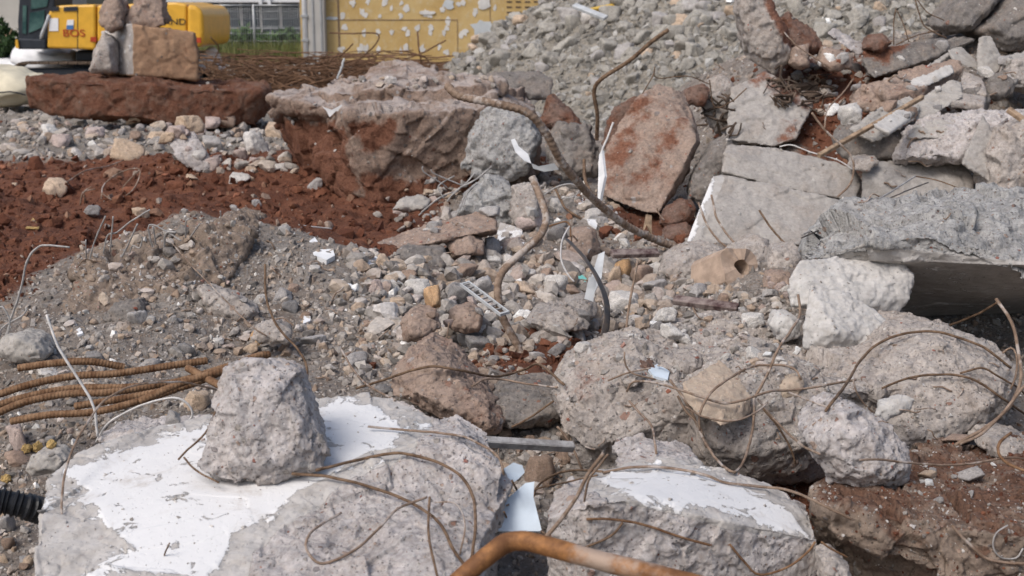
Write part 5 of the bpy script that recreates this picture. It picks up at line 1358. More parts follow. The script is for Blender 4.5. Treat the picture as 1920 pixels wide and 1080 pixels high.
pth = catmull([P(1062, 448, 5.6), P(1082, 468, 5.55), P(1102, 492, 5.5), P(1122, 525, 5.42), P(1136, 562, 5.35), P(1138, 600, 5.28), P(1130, 636, 5.2), P(1120, 668, 5.1)], .02)
co, qd, tr = tube(pth - pth[-1], .020, 10, flat=.12)
V, F = tri_mesh([(co, qd, tr)])
tag(link('steel_strap', np_mesh('steel_strap', V, F, M['strap'], True), loc=pth[-1]), 'flat dark steel strap curving down through the rubble', 'metal strap')
sheet('plaster_sheet', 'white plaster sheet with layered torn edges near the curved bar', 'plaster', [(930, 462), (934, 440), (962, 444), (984, 452), (978, 468), (960, 472)], 'white_sheet', .012)
sheet('plaster_sheet', 'pinkish plaster board behind the white plaster sheet', 'plaster', [(932, 440), (938, 418), (962, 416), (982, 438), (978, 448)], 'tan', .015)
sheet('plaster_sheet', 'long white broken sheet at the foot of the leaning slab', 'plaster', [(1077, 366), (1092, 370), (1118, 382), (1142, 398), (1128, 404), (1104, 394), (1086, 384)], 'white_sheet', .012)
sheet('plaster_sheet', 'small white sheet below the long white broken sheet', 'plaster', [(1098, 402), (1112, 400), (1126, 410), (1118, 428), (1104, 418)], 'white_sheet', .012)
sheet('plaster_sheet', 'white splintered sheet below the plank like slab at left', 'plaster', [(666, 474), (690, 472), (712, 480), (706, 494), (684, 500), (670, 488)], 'white_sheet', .01)
sheet('plaster_sheet', 'crumpled white plaster piece right of the mound', 'plaster', [(580, 452), (590, 448), (606, 462), (624, 462), (628, 482), (612, 492), (588, 476)], 'white_sheet', .03)
sheet('plaster_sheet', 'white shard lying on the right slope of the mound', 'plaster', [(640, 524), (646, 522), (668, 540), (666, 546)], 'white_sheet', .01)
sheet('plaster_sheet', 'small white chip on the face of the mound', 'plaster', [(570, 590), (582, 584), (582, 602), (568, 606)], 'white_sheet', .01)
sheet('plaster_sheet', 'tiny white chip at the foot of the mound', 'plaster', [(140, 620), (150, 614), (156, 624), (146, 628)], 'white_sheet', .01)
sheet('plaster_sheet', 'white shard in front of the oval boulder', 'plaster', [(1216, 690), (1232, 684), (1256, 694), (1252, 712), (1226, 706)], 'mirror_sheet', .01, lift=.01)
sheet('metal_sheet', 'pale blue torn sheet standing in the dark gap', 'sheet', [(910, 992, 3.25), (936, 966, 3.3), (952, 935, 3.34), (985, 905, 3.38), (1002, 900, 3.38), (1000, 935, 3.35), (1016, 995, 3.25), (960, 996, 3.25)], 'mirror_sheet', .006)
sheet('metal_sheet', 'small pale blue sheet with a round notch above the torn sheet', 'sheet', [(945, 878, 3.42), (962, 868, 3.45), (980, 872, 3.45), (984, 886, 3.44), (972, 898, 3.42), (958, 908, 3.4)], 'mirror_sheet', .006)
sheet('plastic_plate', 'taller pale grey plate standing by the steel strap', 'plate', [(1100, 545, 5.6), (1122, 478, 5.75), (1134, 470, 5.75), (1128, 520, 5.65), (1112, 556, 5.6)], 'pale_plate', .01)
sheet('plastic_plate', 'shorter pale grey plate standing by the steel strap', 'plate', [(1096, 560, 5.5), (1104, 520, 5.55), (1120, 518, 5.55), (1112, 566, 5.5)], 'pale_plate', .01)
sheet('plastic_piece', 'turquoise plastic piece beside the white cable', 'plastic', [(1076, 516), (1088, 510), (1100, 524), (1096, 542), (1084, 534)], 'cyan', .008, lift=.06)
sheet('leaf', 'pale yellow green scrap on the red earth bank', 'leaf', [(48, 426), (62, 408), (74, 424), (72, 428)], 'yellow_piece', .01)
sheet('rag', 'pale torn foil hanging on the thick bent bar', 'foil', [(958, 262, 7.2), (966, 258, 7.2), (972, 275, 7.18), (990, 290, 7.15), (996, 306, 7.1), (984, 300, 7.1), (966, 286, 7.15)], 'white_sheet', .004)
sheet('rag', 'grey green torn foil under the thick bent bar', 'foil', [(996, 306, 7.1), (1010, 312, 7.1), (1040, 306, 7.1), (1048, 318, 7.1), (1020, 322, 7.1), (1000, 316, 7.1)], 'pale_plate', .004)
sheet('rag', 'white rag caught under the lip of the foundation', 'rag', [(604, 200, 10.2), (622, 206, 10.2), (640, 196, 10.2), (648, 212, 10.2), (630, 208, 10.2), (618, 220, 10.2), (612, 208, 10.2)], 'white_sheet', .01)
sheet('splinter', 'white wooden splinter standing left of the leaning slab', 'splinter', [(1118, 372, 8.2), (1122, 290, 8.3), (1130, 282, 8.3), (1132, 330, 8.2), (1128, 376, 8.2)], 'white_sheet', .02)
sheet('splinter', 'forked wooden splinter at the foot of the leaning slab', 'splinter', [(1206, 435, 7.9), (1212, 402, 7.95), (1222, 404, 7.95), (1222, 440, 7.9), (1214, 420, 7.9)], 'wood', .02)
board('maroon_board', 'maroon board lying left of the oval grey boulder', 'board', (1146, 476, 7.1), (1234, 474, 7.2), 18, 'maroon', .03)
board('maroon_board', 'maroon board lying in front of the oval grey boulder', 'board', (1264, 562, 5.9), (1384, 578, 5.75), 20, 'maroon', .03)
board('wooden_batten', 'thin pale batten lying along the fallen pilaster', 'batten', (1535, 292, 8.0), (1730, 182, 8.65), 8, 'wood', .03)
board('wooden_batten', 'dark pipe like batten lying behind the white topped wedge', 'batten', (905, 828, 3.9), (1075, 838, 4.0), 18, 'wire_grey', .03)
board('wooden_batten', 'pale wooden batten on the right edge of the heap', 'batten', (1890, 205, 8.2), (1940, 240, 8.1), 12, 'wood', .03)
board('plaster_strip', 'thin white strip lying among the pale stones', 'strip', (505, 682, 4.9), (560, 684, 4.9), 5, 'white_sheet', .008)
for i, (x, y, s_) in enumerate([(50, 838, 16), (72, 836, 18), (97, 830, 16), (12, 895, 16)]):
    h_ = hit(x, y + 8)
    rr = s_ / FOC * h_[0][1] * .62
    bm = bmesh.new()
    bmesh.ops.create_icosphere(bm, subdivisions=3, radius=rr)
    for v in bm.verts:
        q = np.array([v.co[:]]) / rr
        v.co *= float(1 + .5 * facets(q * 2.2 + i * 7, 4)[0] + .15 * fbm(q * 4 + i, 3, 8)[0])
    tag(bm_obj('foam_lump', bm, M['yellow_piece'], smooth=False, loc=h_[0] + np.array([0, 0, rr * .5])), ['leftmost yellow foam lump by the pale flat chunk', 'middle yellow foam lump by the pale flat chunk', 'rightmost yellow foam lump by the pale flat chunk', 'pale yellow foam lump below at the left edge'][i], 'foam')
hs = catmull([P(-60, 938, 3.35), P(0, 940, 3.38), (P(50, 950, 3.4)), P(90, 962, 3.45), P(120, 975, 3.5)], .004)
h_r = .036 * (1 + .10 * np.sign(np.sin(np.arange(len(hs)) * .004 / .016 * 2 * math.pi)))
co, qd, tr = tube(hs - hs[0], h_r, 18)
V, F = tri_mesh([(co, qd, tr)])
tag(link('corrugated_hose', np_mesh('corrugated_hose', V, F, M['black'], False), loc=hs[0]), 'black corrugated hose at the left edge beside the painted slab', 'hose')

# white framed grille lying in the rubble: frame and bars
gr = P(870, 568, 5.35)
t_ = empty('grille', gr, 'white framed grille lying tilted in the central rubble', 'grille')
ax = Vector(P(938, 594, 5.3) - P(862, 536, 5.55)).normalized()
ln = np.linalg.norm(P(938, 594, 5.3) - P(862, 536, 5.55))
zz = Vector((.25, -.55, .8)).normalized()
wy = zz.cross(ax).normalized()
zz = ax.cross(wy)
t_.location = P(862, 536, 5.55)
t_.rotation_euler = Matrix((ax, wy, zz)).transposed().to_euler()
for s_ in (0, .042):
    box_obj('frame', (0, s_, 0), (ln, s_ + .006, .014), M['pale_plate'], t_)
for s_ in (0.001, ln - .009):
    box_obj('frame', (s_, .0082, 0.001), (s_ + .008, .0418, .013), M['pale_plate'], t_)
for i in range(9):
    s_ = .014 + (ln - .028) * i / 8
    box_obj('bar', (s_ - .003, .0084, .003), (s_ + .003, .0416, .010), M['wire_grey'], t_)

# hollow brick with one round hole
hb = P(1388, 522, 6.6)
t_ = empty('hollow_brick', hb, 'buff hollow brick with a round hole in its broken end', 'brick')
bm = bmesh.new()
prof = []
n_ = 20
W_, H_ = .115, .115
for j, yv in enumerate((0.0, .30)):
    outer, inner = [], []
    for i in range(n_):
        a = 2 * math.pi * i / n_
        ca, sa = math.cos(a), math.sin(a)
        m_ = max(abs(ca), abs(sa)) ** .8
        jag = 0 if j else .015 * float(rng.uniform(-1, 1))
        outer.append(bm.verts.new((W_ * ca / m_, yv + jag, H_ * sa / m_)))
        inner.append(bm.verts.new((.045 * ca + .01, yv + jag * .5, .045 * sa + .012)))
    prof.append((outer, inner))
for i in range(n_):
    k2 = (i + 1) % n_
    (o0, i0), (o1, i1) = prof
    bm.faces.new((o0[i], o0[k2], o1[k2], o1[i]))
    bm.faces.new((i0[i], i1[i], i1[k2], i0[k2]))
    bm.faces.new((o0[i], i0[i], i0[k2], o0[k2]))
    bm.faces.new((o1[i], o1[k2], i1[k2], i1[i]))
bmesh.ops.recalc_face_normals(bm, faces=bm.faces)
bmesh.ops.subdivide_edges(bm, edges=bm.edges[:], cuts=2, use_grid_fill=True)
for v in bm.verts:
    q = np.array([v.co[:]])
    v.co += Vector((fbm(q * 16, 2, 3)[0], fbm(q * 16, 2, 4)[0], fbm(q * 16, 2, 5)[0])) * .006
for m_ in ('body',):
    b_ = bm_obj(m_, bm, M['tan_brick'], t_)
t_.rotation_euler = (R(-24), R(10), R(24))
t_.location.z += .05

# dark roots and splinters in the gap on the heap, charred timber beside it
RT = []
r = np.random.default_rng(41)
for i in range(80):
    x, y = (r.uniform(1322, 1372), r.uniform(180, 262)) if i < 25 else (r.uniform(1450, 1545), r.uniform(145, 200))
    h_ = hit(x, y)
    if h_ is None: continue
    p0 = h_[0] - np.array([0, .05, -.01])
    a = r.uniform(0, 6.28)
    d = np.array([math.cos(a), r.uniform(-.3, .1), math.sin(a) * .6]) * r.uniform(.08, .22)
    RT.append(tube(catmull([p0 - d / 2, p0 + r.normal(size=3) * .04, p0 + d / 2], .04), r.uniform(.004, .012), 5))
V, F = tri_mesh(RT)
M['root'] = rust('dark_root', (.045, .033, .026), (.16, .115, .085), scale=6)
tag(link('root_debris', np_mesh('root_debris', V, F, M['root'], True)), kind='stuff')
board('charred_timber', 'upper charred timber beside the tall pointed boulder', 'timber', (1455, 170, 10.15), (1532, 160, 10.25), 12, 'root', .06)
board('charred_timber', 'lower charred timber beside the tall pointed boulder', 'timber', (1462, 190, 10.05), (1540, 178, 10.15), 10, 'root', .06)
board('yellow_plank', 'bright yellow plank lying high on the pale pile', 'plank', (1100, 22, 20.5), (1150, 12, 20.8), 8, 'yellow_plank', .08)
board('grey_panel', 'pale blue grey panel lying beside the yellow plank', 'panel', (1076, 10, 20.3), (1136, 34, 20.0), 14, 'pale_plate', .05)

# scraps of thin wire lying about, too small to count
WS = []
r = np.random.default_rng(55)
for i in range(120):
    x, y = [(r.uniform(1050, 1900), r.uniform(600, 860)), (r.uniform(640, 1260), r.uniform(380, 700)), (r.uniform(900, 1100), r.uniform(820, 1000)), (r.uniform(120, 700), r.uniform(440, 720)), (r.uniform(1300, 1900), r.uniform(120, 420))][i % 5]
    h_ = hit(x, y)
    if h_ is None or (h_[2] is not None and 'white' in h_[2]['label']): continue
    s_ = h_[0][1] / FOC
    a = r.uniform(0, 6.28)
    L = r.uniform(14, 55) * s_
    d = np.array([math.cos(a), .3 * math.sin(a), .45 * math.sin(a)]) * L
    p0 = h_[0] + h_[1] * 2.5 * s_
    up = h_[1] * L
    WS.append(tube(catmull([p0, p0 + d * .35 + up * r.uniform(.0, .3), p0 + d * .7 + up * r.uniform(-.05, .25) + r.normal(size=3) * L * .1, p0 + d + r.normal(size=3) * L * .1], .01), r.uniform(.9, 1.9) * s_, 5))
V, F = tri_mesh(WS)
tag(link('wire_scraps', np_mesh('wire_scraps', V, F, M['rust_tan'], True)), kind='stuff')

# ------------------------------------------------------------------ the digger at the back
YEL = M['yellow'] = plain('yellow_paint', (.68, .37, .035), .35, .08, 4)
M['yellow'].node_tree.nodes['Principled BSDF'].inputs['Specular IOR Level'].default_value = .5
M['charcoal'] = plain('charcoal_paint', (.028, .033, .042), .45, .15, 6)
M['track'] = plain('muddy_track', (.060, .047, .036), .8, .4, 14, c2=(.17, .12, .085))
M['track_tan'] = plain('muddy_track_shoe', (.20, .14, .09), .85, .3, 10)
kk = N('green_glass'); kk.b.inputs['Specular IOR Level'].default_value = .8
M['green_glass'] = kk.out(kk.mix(kk.rng(kk.noise(2.2, 4), .35, .65), (.012, .05, .055), (.075, .15, .14)), .08)
M['red_print'] = plain('red_print', (.40, .055, .02), .5, .1)
M['black_print'] = plain('black_print', (.03, .028, .025), .5, .1)
M['blue_print'] = plain('blue_print', (.06, .16, .36), .5, .1)
M['white_paint'] = plain('white_paint', (.75, .75, .76), .5, .05)
EY = 30.0
EX = empty('excavator', P(205, 176, EY), 'yellow excavator parked behind the stacked concrete blocks', 'excavator')
EO = np.array(EX.location)
def e(px, py, Y=EY): return P(px, py, Y) - EO
def exz(pts, Y=EY): return [(float(e(a, b, Y)[0]), float(e(a, b, Y)[2])) for a, b in pts]
D = 2.7
prism_obj('engine_cover', exz([(184, 92), (184, 10), (330, 4), (352, 8), (352, 90), (260, 93)]), -.1, D, YEL, EX, .05, 2)
prism_obj('counterweight', exz([(353.5, 90), (353.5, 8), (372, 11), (383, 24), (385, 60), (383, 82), (374, 89)]), -.16, D + .06, YEL, EX, .09, 3)
sp_ = prism_obj('side_panel', exz([(91, 90), (93, 26), (100, 14), (116, 10), (182, 8), (182, 93)]), -.12, D, YEL, EX, .05, 2)
prism_obj('panel_joint', exz([(148, 92), (148, 12), (149.5, 12), (149.5, 92)]), -.125, -.10, M['black_print'], sp_)
for a, b in ((99, 114), (123, 149)):
    v_ = prism_obj('vent', exz([(a, 21), (a + 1, 13), (b, 12), (b, 20)]), -.145, -.05, M['charcoal'], sp_)
for lb, q, m in (('sticker', [(96, 58), (96, 34), (113, 34), (113, 58)], 'white_paint'), ('sticker', [(128, 52), (130, 37), (142, 37), (141, 52)], 'white_paint'), ('sticker', [(128.5, 55), (128.5, 47), (141.3, 47), (141.3, 55)], 'blue_print'),
                 ('sticker', [(173, 78), (173, 69), (184, 69), (184, 78)], 'red_print')):
    prism_obj(lb, exz(q), -.135 - (.004 if m == 'blue_print' else 0), -.10, M[m], sp_)
prism_obj('sticker', exz([(366, 80), (366, 70), (380, 70), (380, 80)]), -.175, -.12, M['red_print'], EX)
def text(s, a, b, hpx, mat, parent, y, name='lettering'):
    cu = bpy.data.curves.new(name, 'FONT')
    cu.body = s
    cu.size = hpx / FOC * EY * 1.4
    cu.extrude = .004
    o = bpy.data.objects.new(name, cu)
    COL.objects.link(o)
    d_ = bpy.context.evaluated_depsgraph_get()
    me = bpy.data.meshes.new_from_object(o.evaluated_get(d_))
    bpy.data.objects.remove(o)
    me.materials.clear(); me.materials.append(M[mat])
    o = link(name, me, parent)
    q = e(a, b)
    o.location = (q[0], y, q[2])
    o.rotation_euler = (math.pi / 2, 0, 0)
    for v in me.vertices: v.co.x *= 1.25
    return o
text('LAND', 299, 46, 11, 'black_print', EX, -.112)
text('BOS', 121, 68, 13, 'red_print', sp_, -.135)
cab_ = prism_obj('cab', exz([(36, 88), (34, 40), (40, -45), (98, -45), (104, -20), (104, 20), (88, 88)]), -.05, 1.2, M['charcoal'], EX, .04, 2)
for q in ([(60, 18), (62, -30), (92, -30), (94, -8), (90, 12)], [(56, 62), (58, 24), (86, 19), (84, 50)], [(44, 62), (45, 10), (52, 10), (51, 64)]):
    prism_obj('window_pane', exz(q), -.075, -.03, M['green_glass'], cab_)
hr = [e(96, 28) + [0, -.14, 0], e(92, 42) + [0, -.16, 0], e(84, 62) + [0, -.16, 0], e(80, 72) + [0, -.1, 0]]
V, F = tri_mesh([tube(catmull(hr, .05), .035, 8)])
link('handrail', np_mesh('handrail', V, F, M['pale_plate'], True), cab_)
prism_obj('step', exz([(36, 92), (36, 72), (90, 74), (90, 92)]), -.14, .8, M['charcoal'], EX, .03)
prism_obj('lamp_bracket', exz([(35, 90), (35, 74), (39, 74), (41, 90)]), -.2, -.145, YEL, EX)
prism_obj('turntable', exz([(130, 118), (130, 96), (320, 96), (320, 118)]), .4, 2.2, M['charcoal'], EX, .05)
prism_obj('undercarriage', exz([(90, 158), (120, 119), (320, 119), (345, 158)]), .9, 1.8, M['charcoal'], EX, .05)
bo = prism_obj('boom', exz([(100, -30), (160, -20), (60, -180), (-60, -300), (-120, -300), (10, -140)]), 1.3, 1.8, YEL, EX, .05)
shoe = None
for side, y0 in ((0, -.15), (1, 2.25)):
    x0, x1 = e(12, 0)[0], e(398, 0)[0]
    z0, z1 = e(0, 176)[2], e(0, 118)[2]
    rr = (z1 - z0) / 2
    Ls, zc = (x1 - rr) - (x0 + rr), (z0 + z1) / 2
    per = 2 * Ls + 2 * math.pi * rr
    n_ = 46
    tk = box_obj('track', (x0 + rr, y0 + .12, z0 + .12), (x1 - rr, y0 + .42, z1 - .12), M['charcoal'], EX, .04)
    for i in range(n_):
        s_ = per * i / n_
        if s_ < Ls: x, z, a = x0 + rr + s_, z1, 0
        elif s_ < Ls + math.pi * rr:
            t = (s_ - Ls) / rr
            x, z, a = x1 - rr + rr * math.sin(t), zc + rr * math.cos(t), -t
        elif s_ < 2 * Ls + math.pi * rr: x, z, a = x1 - rr - (s_ - Ls - math.pi * rr), z0, math.pi
        else:
            t = (s_ - 2 * Ls - math.pi * rr) / rr
            x, z, a = x0 + rr - rr * math.sin(t), zc - rr * math.cos(t), math.pi - t
        if shoe is None:
            shoe = box_obj('track_shoe', (-per / n_ * .46, 0, -.03), (per / n_ * .46, .55, .03), M['track'], tk, .012).data
            o = tk.children[0]
        else: o = link('track_shoe', shoe, tk)
        if x > e(365, 0)[0]:
            o.material_slots[0].link = 'OBJECT'; o.material_slots[0].material = M['track_tan']
        o.location = (x, y0, z)
        o.rotation_euler = (0, -a, 0)
    for px_ in (60, 142, 225, 310):
        bm = bmesh.new()
        bmesh.ops.create_cone(bm, cap_ends=True, segments=18, radius1=.14, radius2=.14, depth=.3, matrix=Matrix.Translation((e(px_, 0)[0], y0 + .2, z0 + .3)) @ Matrix.Rotation(math.pi / 2, 4, 'X'))
        bm_obj('roller', bm, M['track'], tk)
def bag(label, outline, Y, th, seed, mat):
    h_ = lump(outline, Y, th, .4, .4, seed, .7)
    m = h_.mean(0)
    bm = bmesh.new()
    vs = [bm.verts.new(p - m) for p in h_]
    q = bmesh.ops.convex_hull(bm, input=vs)
    bmesh.ops.delete(bm, geom=[v for v in bm.verts if not v.link_faces], context='VERTS')
    bmesh.ops.triangulate(bm, faces=bm.faces)
    bmesh.ops.subdivide_edges(bm, edges=bm.edges[:], cuts=3, use_grid_fill=True, smooth=.4)
    for v in bm.verts:
        v.co += Vector((0, 0, 1)) * .05 * float(fbm(np.array([v.co[:]]) * 3 + seed, 3, 2)[0])
    tag(bm_obj('bulk_bag', bm, M[mat], smooth=True, loc=m), label, 'bag', 'bulk bags around the excavator')
M['bag_white'] = plain('white_bag', (.72, .73, .75), .7, .1, 3, c2=(.80, .80, .81))
M['bag_cream'] = plain('cream_bag', (.62, .56, .42), .75, .15, 3)
bag('white bag under the cab of the excavator', [(22, 118), (30, 88), (60, 86), (135, 94), (138, 118)], 31.2, 1.2, 3, 'bag_white')
bag('white bag behind the right end of the excavator track', [(362, 128), (366, 98), (380, 98), (400, 118), (404, 132)], 31.5, 1.2, 4, 'bag_white')
bag('cream bag at the left edge before the excavator', [(-30, 192), (-30, 130), (10, 132), (45, 142), (62, 170), (40, 196)], 18.5, .8, 5, 'bag_cream')
bag('white bag at the left edge beside the track', [(-30, 140), (-30, 118), (30, 112), (70, 118), (60, 138)], 33, .8, 6, 'bag_white')
wire('dark cable lying before the cream bag', [(-10, 175, 17.8), (20, 172, 17.8), (48, 178, 17.8)], 4, 'black', name='cable', cat='cable')

# ------------------------------------------------------------------ buildings behind
M['render_grey'] = plain('grey_render', (.40, .39, .37), .9, .1, 1.5)
M['render_wall'] = plain('concrete_wall', (.46, .44, .40), .9, .08, .8)
M['window_dark'] = plain('dark_window', (.022, .035, .046), .3, .4, .8, c2=(.028, .045, .055))
M['frame_white'] = plain('white_frame', (.66, .67, .68), .5, .06)
M['zinc'] = plain('zinc_steel', (.38, .39, .40), .4, .1, 5, metal=.5)
def wall_thing(name, label, cat, px0, px1, py0, py1, Y, mat, d=.4):
    A, B = P(px0, py1, Y), P(px1, py0, Y)
    t = empty(name, ((A[0] + B[0]) / 2, Y, A[2]), label, cat)
    w, h_ = (B[0] - A[0]) / 2, B[2] - A[2]
    box_obj('wall', (-w, 0, 0), (w, d, h_), mat, t)
    return t
GL = wall_thing('office_building', 'office building with dark glazing and white floor bands behind the fence', 'building', 300, 640, -240, 112, 50, M['render_grey'], 6)
go = np.array(GL.location)
def gxz(px, py, Y=50): q = P(px, py, Y) - go; return q[0], q[2]
for i in range(9):
    for a, b in ((6, 76), (-90, -10), (-180, -102)):
        x0, z1 = gxz(306 + i * 37, a); x1, z0 = gxz(306 + i * 37 + 34, b)
        w_ = box_obj('window', (x0, -.06, z0), (x1, -.002, z1), M['charcoal'], GL)
        for q in (0, 1):
            xa = x0 + .04 + q * (x1 - x0 - .04) / 2
            box_obj('pane', (xa, -.075, z0 + .05), (xa + (x1 - x0 - .12) / 2, -.0605, z1 - .05), M['window_dark'], w_)
for py in (3, -94):
    x0, z1 = gxz(300, py - 5); x1, z0 = gxz(640, py + 1)
    box_obj('floor_band', (x0 - .05, -.5, z0), (x1 + .05, -.08, z1), M['frame_white'], GL)
for px in (490, 506):
    x0, z1 = gxz(px, -12); x1, z0 = gxz(px + 7, 8)
    box_obj('sign_board', (x0, -.6, z0), (x1, -.51, z1), M['frame_white'], GL)
for py in (52, 61):
    x0, z1 = gxz(380, py - 1.2); x1, z0 = gxz(640, py + 1.2)
    box_obj('rail', (x0, -.9, z0), (x1, -.8, z1), M['zinc'], GL)
for px in (395, 455, 515, 575):
    x0, z1 = gxz(px, 49); x1, z0 = gxz(px + 3, 112)
    box_obj('rail_post', (x0, -.89, 0), (x1, -.81, z1), M['zinc'], GL)
WL = wall_thing('plain_building', 'plain light grey rendered building at the far left', 'building', -260, 34, -240, 112, 44, M['render_wall'], 6)

Yw = 34.0
YW = wall_thing('yellow_wall', 'yellow demolition wall dotted with white plaster dabs', 'wall', 566, 1130, -260, 128, Yw, None, .5)
yo = np.array(YW.location)
k = N('yellow_render')
f1, f2 = k.noise(.9, 7, .65), k.noise(5, 7, .7)
col = k.mix(k.rng(f1, .35, .65), (.44, .30, .12), (.52, .385, .18))
col = k.mix(k.math('MULTIPLY', k.rng(f2, .52, .66), .55), col, (.52, .45, .32))
sx = k.n('SeparateXYZ'); k.l(k.obj(), sx.inputs[0])
k.bump(f2, .02)
M['yellow_wall'] = k.out(col, .9)
YW.children[0].data.materials.clear(); YW.children[0].data.materials.append(M['yellow_wall'])
M['dab'] = plain('white_plaster_dab', (.56, .55, .53), .9, .12, 3)
M['bare'] = plain('bare_plaster', (.47, .50, .52), .9, .1, 2)
def yxz(px, py): q = P(px, py, Yw) - yo; return q[0], q[2]
def blob(px, py, w, h_, mat, name, seed, th=.010, jag=.45):
    r = np.random.default_rng(seed)
    n_ = 11
    pr = []
    for i in range(n_):
        a = 2 * math.pi * i / n_
        q = 1 + jag * r.uniform(-1, 1)
        pr.append(yxz(px + w / 2 * math.cos(a) * q, py + h_ / 2 * math.sin(a) * q))
    prism_obj(name, pr, -th - .0003 * (seed % 20), -.001, M[mat], YW)
DABS = [(690, 4), (722, 4), (752, 6), (642, 30), (678, 22), (686, 30), (734, 15), (762, 16), (682, 62), (646, 52), (712, 30), (708, 60), (734, 60), (752, 30), (758, 54), (764, 62), (798, 24), (806, 28), (784, 52), (808, 52), (806, 62),
        (830, 18), (840, 40), (838, 52), (832, 62), (866, 64), (860, 8), (868, 4), (892, 22), (676, 92), (710, 94), (686, 92), (640, 92), (752, 96), (760, 90), (792, 92), (838, 98), (824, 88), (872, 60), (662, 6), (900, 8), (928, 14)]
for i, (a, b) in enumerate(DABS):
    r = np.random.default_rng(700 + i)
    blob(a, b, r.uniform(6, 13), r.uniform(9, 16), 'dab', 'plaster_dab', 800 + i)
blob(902, 52, 36, 36, 'bare', 'bare_patch', 901, .02, .4)
blob(840, 8, 22, 18, 'bare', 'bare_patch', 902, .02, .3)
blob(908, 5, 26, 22, 'dab', 'bare_patch', 903, .025, .3)
blob(620, 34, 30, 8, 'bare', 'bare_patch', 904, .02, .4)
blob(798, 24, 30, 8, 'dab', 'bare_patch', 905, .035, .3)
for a, b, c_, d_ in ((632, 36.5, 858, 38), (857, 38.5, 859, 125), (634, -60, 635.6, 125), (673, 60, 674.5, 125), (766, 70, 767, 125), (918, -60, 919.6, 60)):
    x0, z1 = yxz(a, b); x1, z0 = yxz(c_, d_)
    box_obj('panel_seam', (x0, -.012, z0), (x1, -.0015, z1), M['track_tan'], YW)
for i in range(4):
    for j in range(5):
        a, b = 950 + j * 17, 2 + i * 10
        x0, z1 = yxz(a, b); x1, z0 = yxz(a + 10, b + 3)
        box_obj('slot', (x0, -.01, z0), (x1, -.002, z1), M['track'], YW)
x0, _z = yxz(580, 0); x1, _z = yxz(611, 0); _x, zt = yxz(600, -260)
box_obj('pillar', (x0, -.35, 0), (x1, -.003, zt), M['render_grey'], YW, .02)
for a in (588, 603):
    x0, _z = yxz(a, 0); x1, _z = yxz(a + 3, 0)
    box_obj('pillar_edge', (x0, -.38, 0), (x1, -.352, zt), M['zinc'], YW)
x0, _z = yxz(574, 0)
V, F = tri_mesh([tube(np.array([(x0, -.3, 0), (x0, -.3, zt)]), .075, 14)])
dp = link('downpipe', np_mesh('downpipe', V, F, M['frame_white'], True), YW)
for py in (-40, 30, 75):
    q = yxz(574, py)
    box_obj('pipe_clip', (x0 - .09, -.4, q[1] - .03), (x0 + .09, -.2, q[1] + .03), M['zinc'], dp)

# temporary fence panels
FY = 37.0
for a, b, lb in ((384, 476, 'left zinc mesh fence panel before the office building'), (478, 566, 'right zinc mesh fence panel before the office building')):
    A, B = P(a, 118, FY), P(b, 8, FY)
    t = empty('fence_panel', (A[0], FY, A[2]), lb, 'fence', 'mesh fence panels before the office building')
    w, h_ = B[0] - A[0], B[2] - A[2]
    def bar(nm, p0, p1, r_, m='zinc', par=None):
        V, F = tri_mesh([tube(np.array([p0, p1]), r_, 8)])
        return link(nm, np_mesh(nm, V, F, M[m], True), par or t)
    for x in (.02, w - .02): bar('post', (x, 0, 0), (x, 0, h_), .028)
    for z in (.06, h_ - .03): bar('rail', (.02, .001, z), (w - .02, .001, z), .024)
    W = []
    for i in range(1, 22): W.append(tube(np.array([(w * i / 22, .012, .06), (w * i / 22, .012, h_ - .04)]), .007, 5))
    for i in range(1, 8): W.append(tube(np.array([(.02, -.008, h_ * i / 8), (w - .02, -.008, h_ * i / 8)]), .006, 5))
    V, F = tri_mesh(W)
    o = link('mesh_wires', np_mesh('mesh_wires', V, F, M['zinc'], True), t)
    o['kind'] = 'stuff'

